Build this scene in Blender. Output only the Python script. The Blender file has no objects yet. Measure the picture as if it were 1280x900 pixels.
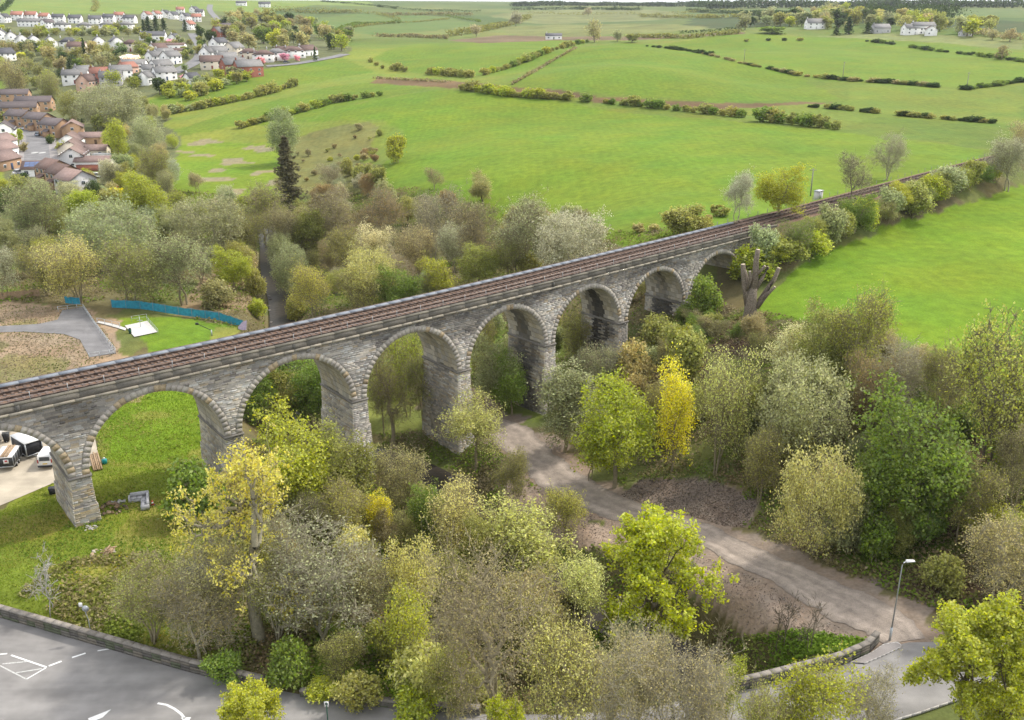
import bpy, bmesh, math, random
import numpy as np
from mathutils import Vector, Matrix
R = math.radians
rng = np.random.default_rng(7)
random.seed(7)
scene = bpy.context.scene
col = scene.collection

# ---------------------------------------------------------------- camera, sky, sun, exposure
F_PX, CAM_H = 1190.0, 53.0
PITCH = math.atan(447.0 / F_PX)
cam = bpy.data.cameras.new('camera'); cam_o = bpy.data.objects.new('camera', cam); col.objects.link(cam_o)
cam.sensor_width = 36.0; cam.lens = 36.0 * F_PX / 1280.0
cam.clip_start = 0.5; cam.clip_end = 30000
cam_o.location = (0, 0, CAM_H); cam_o.rotation_euler = (math.pi / 2 - PITCH, 0, 0)
scene.camera = cam_o
SUN_AZ, SUN_EL = R(57), R(50)          # azimuth clockwise from +Y (the view direction)
world = bpy.data.worlds.new('World'); scene.world = world; world.use_nodes = True
wn = world.node_tree; wn.nodes.clear()
sky = wn.nodes.new('ShaderNodeTexSky'); sky.sky_type = 'NISHITA'; sky.sun_disc = False
sky.sun_elevation = SUN_EL; sky.sun_rotation = SUN_AZ
sky.air_density = 1.0; sky.dust_density = 4.0; sky.ozone_density = 1.0
bg = wn.nodes.new('ShaderNodeBackground'); bg.inputs['Strength'].default_value = 0.15
hz = wn.nodes.new('ShaderNodeMixRGB'); hz.inputs['Fac'].default_value = 0.55      # thin bright cloud over the whole sky
hz.inputs['Color2'].default_value = (10.5, 10.6, 10.7, 1)
wo = wn.nodes.new('ShaderNodeOutputWorld')
wn.links.new(sky.outputs[0], hz.inputs['Color1']); wn.links.new(hz.outputs[0], bg.inputs['Color'])
wn.links.new(bg.outputs[0], wo.inputs['Surface'])
sun = bpy.data.lights.new('sun', 'SUN'); sun.energy = 2.5; sun.angle = R(4); sun.color = (1.0, 0.95, 0.86)
sun_o = bpy.data.objects.new('sun', sun); col.objects.link(sun_o)
sd = Vector((math.sin(SUN_AZ) * math.cos(SUN_EL), math.cos(SUN_AZ) * math.cos(SUN_EL), math.sin(SUN_EL)))
sun_o.rotation_euler = sd.to_track_quat('Z', 'Y').to_euler(); sun_o.location = (60, 80, 150)
vs = scene.view_settings
vs.view_transform = 'Standard'; vs.look = 'None'; vs.exposure = 0.42; vs.gamma = 1.0; vs.use_curve_mapping = False
scene.cycles.max_bounces = 6; scene.cycles.diffuse_bounces = 4; scene.cycles.transmission_bounces = 3
scene.cycles.transparent_max_bounces = 4; scene.cycles.volume_bounces = 0

HAZE = 5.5e-5
# ---------------------------------------------------------------- helpers
PC, PS = math.cos(PITCH), math.sin(PITCH)
def ray(px, py):
    u = (px - 640) / F_PX; v = (450 - py) / F_PX
    return np.array([u, PC + v * PS, -PS + v * PC])
def at(px, py, z=0.0):
    d = ray(px, py); t = (z - CAM_H) / d[2]
    return np.array([0, 0, CAM_H]) + t * d
def proj(p):
    x, y, z = p[0], p[1], p[2] - CAM_H
    fw = y * PC - z * PS
    return 640 + F_PX * x / fw, 450 - F_PX * (y * PS + z * PC) / fw, fw

MATS = {}
def new_mat(name):
    m = bpy.data.materials.new(name); m.use_nodes = True
    n = m.node_tree.nodes; l = m.node_tree.links
    MATS[name] = m
    return m, n, l, n['Principled BSDF']
def plain(name, rgb, rough=0.7, metal=0.0, var=0.18, scale=3.0, bump=0.0, spec=0.3):
    m, n, l, b = new_mat(name)
    tc = n.new('ShaderNodeTexCoord'); nz = n.new('ShaderNodeTexNoise'); nz.inputs['Scale'].default_value = scale; nz.inputs['Detail'].default_value = 5
    l.new(tc.outputs['Object'], nz.inputs['Vector'])
    mr = n.new('ShaderNodeMapRange'); mr.inputs[1].default_value = 0.3; mr.inputs[2].default_value = 0.7
    mr.inputs[3].default_value = 1 - var; mr.inputs[4].default_value = 1 + var
    l.new(nz.outputs['Fac'], mr.inputs[0])
    mx = n.new('ShaderNodeVectorMath'); mx.operation = 'SCALE'; mx.inputs[0].default_value = rgb
    l.new(mr.outputs[0], mx.inputs['Scale']); l.new(mx.outputs[0], b.inputs['Base Color'])
    b.inputs['Roughness'].default_value = rough; b.inputs['Metallic'].default_value = metal
    b.inputs['Specular IOR Level'].default_value = spec
    if bump:
        bp = n.new('ShaderNodeBump'); bp.inputs['Strength'].default_value = bump; bp.inputs['Distance'].default_value = 0.05
        l.new(nz.outputs['Fac'], bp.inputs['Height']); l.new(bp.outputs[0], b.inputs['Normal'])
    return m
def tinted(name, source, rough=0.8, var=0.25, scale=2.0, bump=0.3, fine=14.0, spec=0.25, sward=False):
    """colour from a colour attribute ('cover') or from the object's own colour, broken up by noise"""
    m, n, l, b = new_mat(name)
    if source == 'object':
        src = n.new('ShaderNodeObjectInfo').outputs['Color']
    else:
        a = n.new('ShaderNodeAttribute'); a.attribute_name = source; src = a.outputs['Color']
    g = n.new('ShaderNodeNewGeometry')
    n1 = n.new('ShaderNodeTexNoise'); n1.inputs['Scale'].default_value = scale; n1.inputs['Detail'].default_value = 6
    n2 = n.new('ShaderNodeTexNoise'); n2.inputs['Scale'].default_value = fine; n2.inputs['Detail'].default_value = 4
    l.new(g.outputs['Position'], n1.inputs['Vector']); l.new(g.outputs['Position'], n2.inputs['Vector'])
    ad = n.new('ShaderNodeMath'); ad.operation = 'ADD'; l.new(n1.outputs['Fac'], ad.inputs[0]); l.new(n2.outputs['Fac'], ad.inputs[1])
    mr = n.new('ShaderNodeMapRange'); mr.inputs[1].default_value = 0.65; mr.inputs[2].default_value = 1.35
    mr.inputs[3].default_value = 1 - var; mr.inputs[4].default_value = 1 + var; l.new(ad.outputs[0], mr.inputs[0])
    mx = n.new('ShaderNodeVectorMath'); mx.operation = 'SCALE'; l.new(src, mx.inputs[0]); l.new(mr.outputs[0], mx.inputs['Scale'])
    if sward:      # drier, yellower streaks and tufts in the grass, faint mowing and wheel lines
        n3 = n.new('ShaderNodeTexNoise'); n3.inputs['Scale'].default_value = .09; n3.inputs['Detail'].default_value = 9; n3.inputs['Roughness'].default_value = .72; l.new(g.outputs['Position'], n3.inputs['Vector'])
        m3 = n.new('ShaderNodeMapRange'); m3.inputs[1].default_value = .42; m3.inputs[2].default_value = .62; l.new(n3.outputs['Fac'], m3.inputs[0])
        wv = n.new('ShaderNodeTexWave'); wv.inputs['Scale'].default_value = .12; wv.inputs['Distortion'].default_value = 6; wv.inputs['Detail'].default_value = 3; wv.inputs['Detail Scale'].default_value = .4; l.new(g.outputs['Position'], wv.inputs['Vector'])
        mw = n.new('ShaderNodeMapRange'); mw.inputs[3].default_value = .975; mw.inputs[4].default_value = 1.025; l.new(wv.outputs['Fac'], mw.inputs[0])
        vm = n.new('ShaderNodeVectorMath'); vm.operation = 'MULTIPLY'; vm.inputs[1].default_value = (1.17, 1.05, .95); l.new(mx.outputs[0], vm.inputs[0])
        xx = n.new('ShaderNodeMixRGB'); l.new(m3.outputs[0], xx.inputs['Fac']); l.new(mx.outputs[0], xx.inputs['Color1']); l.new(vm.outputs[0], xx.inputs['Color2'])
        s3 = n.new('ShaderNodeVectorMath'); s3.operation = 'SCALE'; l.new(xx.outputs[0], s3.inputs[0]); l.new(mw.outputs[0], s3.inputs['Scale']); mx = s3
    l.new(mx.outputs[0], b.inputs['Base Color']); b.inputs['Roughness'].default_value = rough
    b.inputs['Specular IOR Level'].default_value = spec
    if bump:
        bp = n.new('ShaderNodeBump'); bp.inputs['Strength'].default_value = bump; bp.inputs['Distance'].default_value = 0.12 if sward else 0.08
        l.new(n2.outputs['Fac'], bp.inputs['Height']); l.new(bp.outputs[0], b.inputs['Normal'])
    return m

def mesh_np(name, V, faces, mats, attrs=None, midx=None, smooth=False):
    """faces: array (M,k) or list of such arrays; attrs: {name: (N,3|4) per-vertex colours}"""
    V = np.asarray(V, dtype=np.float32).reshape(-1, 3)
    if isinstance(faces, np.ndarray): faces = [faces]
    faces = [np.asarray(f, dtype=np.int32) for f in faces if len(f)]
    me = bpy.data.meshes.new(name)
    me.vertices.add(len(V)); me.vertices.foreach_set('co', V.ravel())
    li = np.concatenate([f.ravel() for f in faces]); tot = np.concatenate([np.full(len(f), f.shape[1], np.int32) for f in faces])
    st = np.concatenate([[0], np.cumsum(tot)[:-1]]).astype(np.int32)
    me.loops.add(len(li)); me.loops.foreach_set('vertex_index', li)
    me.polygons.add(len(tot)); me.polygons.foreach_set('loop_start', st); me.polygons.foreach_set('loop_total', tot)
    if midx is not None: me.polygons.foreach_set('material_index', np.asarray(midx, np.int32))
    if smooth: me.polygons.foreach_set('use_smooth', np.ones(len(tot), bool))
    for m in (mats if isinstance(mats, (list, tuple)) else [mats]): me.materials.append(m)
    if attrs:
        for k, c in attrs.items():
            c = np.asarray(c, np.float32)
            if c.shape[1] == 3: c = np.concatenate([c, np.ones((len(c), 1), np.float32)], 1)
            a = me.color_attributes.new(k, 'FLOAT_COLOR', 'POINT'); a.data.foreach_set('color', c.ravel())
    me.update(calc_edges=True)
    return me
class MB:
    """collects shapes into ONE mesh"""
    def __init__(s): s.v = []; s.f3 = []; s.f4 = []; s.c = []; s.n = 0
    def add(s, V, F, c=(1, 1, 1)):
        V = np.asarray(V, float).reshape(-1, 3)
        s.v.append(V); s.c.append(np.tile(np.asarray(c, float)[:3], (len(V), 1)))
        for f in F:
            f = [i + s.n for i in f]
            if len(f) == 4: s.f4.append(f)
            elif len(f) == 3: s.f3.append(f)
            else:
                for k in range(1, len(f) - 1): s.f3.append([f[0], f[k], f[k + 1]])
        s.n += len(V); return s
    def hexa(s, P, c=(1, 1, 1)):       # 8 points: bottom ring then top ring
        return s.add(P, [(0, 3, 2, 1), (4, 5, 6, 7), (0, 1, 5, 4), (1, 2, 6, 5), (2, 3, 7, 6), (3, 0, 4, 7)], c)
    def box(s, x0, x1, y0, y1, z0, z1, c=(1, 1, 1)):
        return s.hexa([(x0, y0, z0), (x1, y0, z0), (x1, y1, z0), (x0, y1, z0), (x0, y0, z1), (x1, y0, z1), (x1, y1, z1), (x0, y1, z1)], c)
    def tube(s, pts, rad, k=6, c=(1, 1, 1), cap=True):
        pts = [np.asarray(p, float) for p in pts]
        rad = rad if isinstance(rad, (list, tuple)) else [rad] * len(pts)
        V = []; Fc = []
        for i, p in enumerate(pts):
            t = pts[min(i + 1, len(pts) - 1)] - pts[max(i - 1, 0)]; t = t / (np.linalg.norm(t) + 1e-9)
            a = np.cross(t, (0, 0, 1) if abs(t[2]) < .9 else (1, 0, 0)); a /= np.linalg.norm(a); b = np.cross(t, a)
            for j in range(k):
                g = 2 * math.pi * j / k
                V.append(p + rad[i] * (math.cos(g) * a + math.sin(g) * b))
        for i in range(len(pts) - 1):
            for j in range(k):
                j2 = (j + 1) % k
                Fc.append((i * k + j, i * k + j2, (i + 1) * k + j2, (i + 1) * k + j))
        if cap: Fc.append(tuple(range(k - 1, -1, -1))); Fc.append(tuple((len(pts) - 1) * k + j for j in range(k)))
        return s.add(V, Fc, c)
    def mesh(s, name, mat, smooth=False, attr='tint'):
        fs = [np.array(f, np.int32) for f in (s.f3, s.f4) if f]
        return mesh_np(name, np.concatenate(s.v), fs, mat, {attr: np.concatenate(s.c)}, smooth=smooth)
    def build(s, name, mat, parent=None, loc=None, smooth=False):
        return link(name, s.mesh(name, mat, smooth), parent, loc)
def link(name, data, parent=None, loc=None, color=None):
    o = bpy.data.objects.new(name, data); col.objects.link(o)
    if parent is not None: o.parent = parent
    if loc is not None: o.location = loc
    if color is not None: o.color = (*color[:3], 1)
    return o
def empty(name, loc=(0, 0, 0), rz=0.0):
    o = bpy.data.objects.new(name, None); col.objects.link(o); o.location = loc; o.rotation_euler = (0, 0, rz); o.empty_display_size = 0.3
    return o
ALL_LABELLED = []
def tag(o, label, cat, group=None, px=None):
    o['label'] = label; o['category'] = cat
    if group: o['group'] = group
    ALL_LABELLED.append((o, px if px is not None else 0))
    return o
def struct(o): o['kind'] = 'structure'; return o
def stuff(o, label=None, cat=None):
    o['kind'] = 'stuff'
    if label: o['label'] = label; o['category'] = cat
    return o
def bevel_box(name, sx, sy, sz, bev, mat):
    bm = bmesh.new(); bmesh.ops.create_cube(bm, size=1.0)
    bmesh.ops.scale(bm, vec=(sx, sy, sz), verts=bm.verts)
    bmesh.ops.bevel(bm, geom=bm.edges[:], offset=bev, segments=1, affect='EDGES')
    me = bpy.data.meshes.new(name); bm.to_mesh(me); bm.free(); me.materials.append(mat); return me
def smoothstep(a, b, x):
    t = np.clip((x - a) / (b - a), 0, 1); return t * t * (3 - 2 * t)
def vnoise(x, y, s, seed=0):
    """smooth value noise in numpy"""
    x = np.asarray(x, float) / s; y = np.asarray(y, float) / s
    xi = np.floor(x).astype(np.int64); yi = np.floor(y).astype(np.int64); fx = x - xi; fy = y - yi
    fx = fx * fx * (3 - 2 * fx); fy = fy * fy * (3 - 2 * fy)
    def h(a, b):
        n = (a * 374761393 + b * 668265263 + seed * 1442695041) & 0x7fffffff
        n = ((n ^ (n >> 13)) * 1274126177) & 0x7fffffff
        return ((n ^ (n >> 16)) & 0xffff) / 65535.0
    return (h(xi, yi) * (1 - fx) + h(xi + 1, yi) * fx) * (1 - fy) + (h(xi, yi + 1) * (1 - fx) + h(xi + 1, yi + 1) * fx) * fy
def inpoly(x, y, poly):
    poly = np.asarray(poly, float); res = np.zeros(np.shape(x), bool)
    bx = (x >= poly[:, 0].min()) & (x <= poly[:, 0].max()) & (y >= poly[:, 1].min()) & (y <= poly[:, 1].max())
    if not bx.any(): return res
    xs, ys = x[bx], y[bx]; r = np.zeros(xs.shape, bool); j = len(poly) - 1
    for i in range(len(poly)):
        xi, yi = poly[i]; xj, yj = poly[j]
        cnd = ((yi > ys) != (yj > ys)) & (xs < (xj - xi) * (ys - yi) / (yj - yi + 1e-12) + xi)
        r ^= cnd; j = i
    res[bx] = r; return res
def dist_poly(x, y, line):
    """distance to polyline and parameter along it (in vertex units)"""
    x = np.asarray(x); ln_ = np.asarray([q[:2] for q in line], float) if not isinstance(line, np.ndarray) else line[:, :2]
    if x.size * len(ln_) < 400000:
        a = ln_[:-1]; d_ = ln_[1:] - a; xs, ys = np.ravel(x)[:, None], np.ravel(y)[:, None]
        t = np.clip(((xs - a[:, 0]) * d_[:, 0] + (ys - a[:, 1]) * d_[:, 1]) / ((d_ ** 2).sum(1) + 1e-9), 0, 1)
        dd = np.hypot(xs - a[:, 0] - t * d_[:, 0], ys - a[:, 1] - t * d_[:, 1]); i = dd.argmin(1); r_ = np.arange(len(i))
        return dd[r_, i].reshape(x.shape), (i + t[r_, i]).reshape(x.shape)
    best = np.full(np.shape(x), 1e9); par = np.zeros(np.shape(x))
    for i in range(len(line) - 1):
        ax, ay = line[i][:2]; bx, by = line[i + 1][:2]; dx, dy = bx - ax, by - ay
        t = np.clip(((x - ax) * dx + (y - ay) * dy) / (dx * dx + dy * dy + 1e-9), 0, 1)
        d = np.hypot(x - ax - t * dx, y - ay - t * dy); m = d < best
        best = np.where(m, d, best); par = np.where(m, i + t, par)
    return best, par

# ---------------------------------------------------------------- railway alignment (gentle curve), s along, w across (away from camera)
SS = np.arange(-120, 900, 0.5)
_h = np.radians(53 - 4.5 * np.clip(SS / 75.0, 0, 1))
_x = np.cumsum(np.sin(_h) * .5); _y = np.cumsum(np.cos(_h) * .5); _i0 = np.argmin(abs(SS))
LX = _x - _x[_i0] - 46.2; LY = _y - _y[_i0] + 90.0
def rail_xy(s, w=0.0):
    x = np.interp(s, SS, LX); y = np.interp(s, SS, LY); h = np.interp(s, SS, _h)
    return x - np.cos(h) * w, y + np.sin(h) * w
def RP(s, w, z):
    x, y = rail_xy(s, w); return (float(x), float(y), float(z))
def heading(s): return float(np.interp(s, SS, _h))
def rail_z(s): return 15.05 + 1.5 * smoothstep(95, 230, s)
PIERS = [-16.6, 0.4, 17.45, 34.15, 50.6, 66.6, 82.5, 98.2, 114.2]
PW = 1.05                      # half pier width at springing
Z_SPR, Z_STR, Z_PAR = 5.9, 14.35, 15.45
VW = 8.0                       # viaduct width

# ---------------------------------------------------------------- terrain height
ctl = []
def C(*pts):
    for (px, py, z) in pts:
        p = at(px, py, z); ctl.append((p[0], p[1], z))
def W(*pts): ctl.extend(pts)
C((0,790,0),(200,860,0),(420,890,0),(30,900,0),(1100,860,0),(1240,815,0),(1270,880,0))
W((-30,30,0),(0,35,-.5),(30,35,0),(55,55,0),(-60,50,0),(0,52,-1.5),(-80,70,.5),(80,70,1))
C((50,720,1.0),(200,700,.7),(100,660,.1),(200,650,-.3),(30,650,.2),(20,610,0),(60,575,0),(10,560,0),(190,560,-.4),(230,520,-.3),(150,600,-.3))
C((60,400,1.0),(100,440,.8),(20,470,.5),(200,400,.3),(150,378,.8),(20,380,1),(260,420,-.8))
C((250,350,-1.5),(100,340,0),(60,270,0),(150,270,-1),(250,290,-2.5),(380,370,-4),(335,330,-5.5),(330,300,-5),(300,330,-3.5))
C((270,205,-2),(300,180,-1),(220,235,-2),(50,185,0),(45,225,-.5),(15,150,1),(100,140,1.5),(110,200,-.5),(160,180,-.5),(320,240,-3.5))
C((260,600,-1.0),(320,620,-2.5),(450,620,-5),(560,610,-5.7),(400,700,-1.5),(500,720,-4.5),(600,760,-4.5),(300,750,0.2),(430,830,-.4),(550,850,-2.5),(700,860,-3.5),(820,860,-3.5))
C((645,545,-5.2),(700,590,-5),(760,625,-4.5),(850,660,-3.5),(960,705,-2),(1060,755,-.7),(1115,795,0),(850,620,-4),(690,650,-5),(880,740,-3),(950,780,-2.2),(900,800,-3))
C((760,560,-4),(850,570,-2),(950,610,-1.2),(1020,660,-.7),(1100,690,0),(1200,740,1),(1270,740,2),(1000,560,2),(1100,580,3.2),(1200,620,4),(900,480,2.5),(960,440,6),(1060,470,7.3),(1150,500,8),(1250,560,7.5))
C((1150,400,9.5),(1250,450,9),(1000,375,9),(1250,300,11),(1100,330,10.5),(945,400,7.5))
for s_, w_, z_ in ((43,4,-6.5),(59,4,-5.4),(75,4,-4),(90,4,1),(98,4,3.3),(106,4,5.8),(118,4,9.5),(10,4,-.3),(-10,4,0),(26,4,-3),(0,20,-.2),(20,25,-1),(34,30,-5.2),(59,25,-4),(80,25,-1),(100,25,5),(120,25,9.5),(150,22,11),(200,22,12),(150,-15,10.5),(200,-15,12),(260,0,13)):
    W((*[float(v) for v in rail_xy(s_, w_)], z_))
C((760,275,7.5),(600,225,6),(520,240,3.5),(480,200,4),(700,180,11),(850,190,12),(620,150,10),(780,133,13),(900,145,13),(450,155,7),(400,160,4.5),(440,185,1),(400,205,-1.5),(420,255,-3.5),(550,290,-3),(650,305,0),(480,310,-4.8),(960,210,12.3))
C((1100,155,13),(1200,165,13),(1250,125,15),(1100,110,16.5),(1000,125,14),(950,104,16),(850,100,20.5),(800,82,25),(760,57,28),(830,62,26.5),(900,80,22),(650,88,17.5),(600,62,22),(550,56,23),(480,72,18),(500,92,14),(400,102,12),(330,122,8),(250,160,2),(380,92,14),(330,88,14.5))
C((1000,62,22),(1150,62,22),(1040,37,30.5),(1250,52,26),(900,46,26))
C((100,60,22),(100,36,30),(20,62,20),(20,112,5),(100,112,6),(200,87,15),(250,67,20),(100,12,45),(250,32,31),(300,20,36),(400,62,20),(380,42,25),(450,25,30))
C((600,25,29),(560,12,38),(700,15,37),(850,26,29),(1000,14,42.5),(1200,17,40),(900,9,44),(1250,10,44),(700,6,46),(300,7,46))
def Wp(px, D, z): W(((px - 640) / 1270 * D, D, z))
for px, D, z in ((740,740,19),(840,760,19),(950,720,18),(600,900,21),(100,1600,56),(300,1800,56),(500,2500,54),(700,3500,52),(900,4000,48.5),(1200,4000,48.5),(200,5000,62),(600,7000,56),(1000,8000,48),(1280,8000,48),(0,3000,62)): Wp(px, D, z)
ctl = np.array(ctl); _th = np.arctan2(ctl[:, 0], ctl[:, 1]); _ld = np.log(np.hypot(ctl[:, 0], ctl[:, 1]))
def _phi(r2): return 0.5 * r2 * np.log(r2 + 1e-12)
_N = len(ctl); _K = _phi((_th[:, None] - _th) ** 2 + (_ld[:, None] - _ld) ** 2) + np.eye(_N) * 0.0015
_P = np.stack([np.ones(_N), _th, _ld], 1)
_A = np.block([[_K, _P], [_P.T, np.zeros((3, 3))]]); _sol = np.linalg.solve(_A, np.concatenate([ctl[:, 2], np.zeros(3)]))
def tps(x, y):
    th = np.clip(np.arctan2(x, y), -0.62, 0.62); ld = np.clip(np.log(np.hypot(x, y) + 1e-6), math.log(35), math.log(8500))
    sh = th.shape; th = th.ravel(); ld = ld.ravel(); out = np.empty(th.shape)
    for i in range(0, len(th), 40000):
        a, b = th[i:i + 40000], ld[i:i + 40000]
        out[i:i + 40000] = _phi((a[:, None] - _th) ** 2 + (b[:, None] - _ld) ** 2) @ _sol[:_N] + _sol[_N] + _sol[_N + 1] * a + _sol[_N + 2] * b
    return out.reshape(sh)
# river: pixel line at water level, then world
_riv = [at(326,268,-5.5), at(336,300,-5.8), at(340,340,-6.0), at(352,385,-6.3)]
_riv += [np.array([*rail_xy(34, 20), -6.8]), np.array([*rail_xy(41, 8), -7.2]), np.array([*rail_xy(43.5, -4), -7.3])]
_riv += [at(585,655,-7.4), at(640,695,-7.4), at(716,745,-7.5), at(800,795,-7.5), at(870,835,-7.5), at(905,880,-7.6), at(905,960,-7.6)]
RIV = np.array([[float(v) for v in p] for p in _riv])
def catmull(P, k=8):
    P = np.asarray(P, float); out = []
    for i in range(len(P) - 1):
        p0, p1, p2, p3 = P[max(i - 1, 0)], P[i], P[i + 1], P[min(i + 2, len(P) - 1)]
        for t in np.arange(k) / k:
            out.append(.5 * ((2 * p1) + (p2 - p0) * t + (2 * p0 - 5 * p1 + 4 * p2 - p3) * t * t + (3 * p1 - p0 - 3 * p2 + p3) * t ** 3))
    out.append(P[-1]); return np.array(out)
RIVC = catmull(RIV, 6)
# road across the bottom of the view
ROAD_UP = [at(*p, 0)[:2] for p in [(-120,735),(0,769),(60,786),(150,813),(240,839),(310,856),(420,876),(505,886),(600,893),(700,893),(800,885),(900,867),(1000,842),(1060,828),(1100,812),(1135,803),(1200,802),(1280,800),(1420,790)]]
ROAD_DN = [at(*p, 0)[:2] for p in [(1460,850),(1280,848),(1152,889),(1100,905),(1000,935),(900,955),(780,970),(600,985),(400,1010),(200,1060),(-100,1100),(-300,1050),(-500,900)]]
ROAD = np.array(ROAD_UP + ROAD_DN)
YARD = np.array([at(*p, 0)[:2] for p in [(-150,700),(-40,660),(0,632),(40,615),(75,600),(125,577),(118,545),(60,520),(0,505),(-150,520),(-250,640)]])
def zf(x, y):
    x = np.asarray(x, float); y = np.asarray(y, float)
    z = tps(x, y)
    D = np.hypot(x, y)
    z = z + (vnoise(x, y, 9, 1) - .5) * 0.5 * smoothstep(40, 90, D) * (1 - smoothstep(250, 500, D)) + (vnoise(x, y, 60, 2) - .5) * 2.2 * smoothstep(250, 700, D)
    # embankment carrying the track beyond the viaduct
    ln = np.stack([LX, LY], 1)[::12]
    off = np.stack([LX - np.cos(_h) * 4, LY + np.sin(_h) * 4], 1)[::12]
    m = (D > 120) & (D < 700) & (x > 0)
    if m.any():
        d, par = dist_poly(x[m], y[m], off); s = SS[::12][0] + par * 6.0
        top = rail_z(s) - 0.15
        e = top - np.maximum(d - 4.4, 0) / 1.5
        zz = z[m]; w = smoothstep(111, 120, s)
        up = np.maximum(zz, e * w + zz * (1 - w)); cut = np.where((d < 5) & (s > 118), np.minimum(up, top), up)
        z[m] = cut
    # river channel
    m = D < 420
    if m.any():
        d, par = dist_poly(x[m], y[m], RIVC[:, :2]); wz = np.interp(par, np.arange(len(RIVC)), RIVC[:, 2])
        bed = wz - 0.5 + 0.0 * d
        k = smoothstep(2.2, 7.5, d); z[m] = np.where(d < 7.5, np.minimum(z[m], bed * (1 - k) + np.maximum(z[m], wz + .3) * k), z[m])
    # road and yard formed flat
    m = D < 160
    if m.any():
        xs, ys = x[m], y[m]
        for poly, zz, soft in ((ROAD, -0.12, 3.0), (YARD, -0.05, 4.0)):
            ins = inpoly(xs, ys, poly); d, _ = dist_poly(xs, ys, list(poly) + [poly[0]])
            k = np.where(ins, 0, smoothstep(0.3, soft, d))
            z[m] = zz * (1 - k) + z[m] * k
    return z
def zf1(x, y): return float(zf(np.array([x]), np.array([y]))[0])
_tt = np.exp(np.linspace(math.log(30), math.log(9500), 260))
def hits(pts):
    """pixel list -> world points on the terrain"""
    pts = np.asarray(pts, float); out = np.empty((len(pts), 3))
    for i0 in range(0, len(pts), 150):
        P = pts[i0:i0 + 150]
        d = np.stack([ray(a, b) for a, b in P]); d /= np.linalg.norm(d[:, :2], axis=1)[:, None]
        tt = np.tile(_tt, (len(P), 1))
        for it in range(3):
            X = d[:, 0:1] * tt; Y = d[:, 1:2] * tt; Z = CAM_H + d[:, 2:3] * tt
            below = Z < zf(X, Y); below[:, -1] = True
            k = np.maximum(np.argmax(below, 1), 1); r = np.arange(len(P))
            a, b = tt[r, k - 1], tt[r, k]
            tt = a[:, None] + (b - a)[:, None] * np.linspace(0, 1, 12)
        t = b
        out[i0:i0 + 150] = np.stack([d[:, 0] * t, d[:, 1] * t, CAM_H + d[:, 2] * t], 1)
    return out
def hit(px, py): return hits([(px, py)])[0]
# ---------------------------------------------------------------- track line, land cover
def resample(P, step):
    P = np.asarray(P, float); d = np.concatenate([[0], np.cumsum(np.hypot(*np.diff(P[:, :2], axis=0).T))]); n = max(2, int(d[-1] / step) + 1)
    t = np.linspace(0, d[-1], n); return np.stack([np.interp(t, d, P[:, k]) for k in range(P.shape[1])], 1)
pl = catmull(hits([(607,548),(640,583),(680,612),(740,642),(840,670),(930,714),(1000,757),(1060,787),(1100,806)])[:, :2], 10)
pr = catmull(hits([(668,538),(700,567),(740,600),(790,624),(880,650),(960,688),(1050,724),(1130,760),(1165,797)])[:, :2], 10)
_a, _b = np.array(rail_xy(57, 18)), np.array(rail_xy(62, 18))
pl = np.concatenate([[_a], pl]); pr = np.concatenate([[_b], pr])
pl = resample(pl, .1); pr = resample(pr, .1); nn = 200
pl = pl[np.linspace(0, len(pl) - 1, nn).astype(int)]; pr = pr[np.linspace(0, len(pr) - 1, nn).astype(int)]
PATH_C = (pl + pr) / 2

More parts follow.
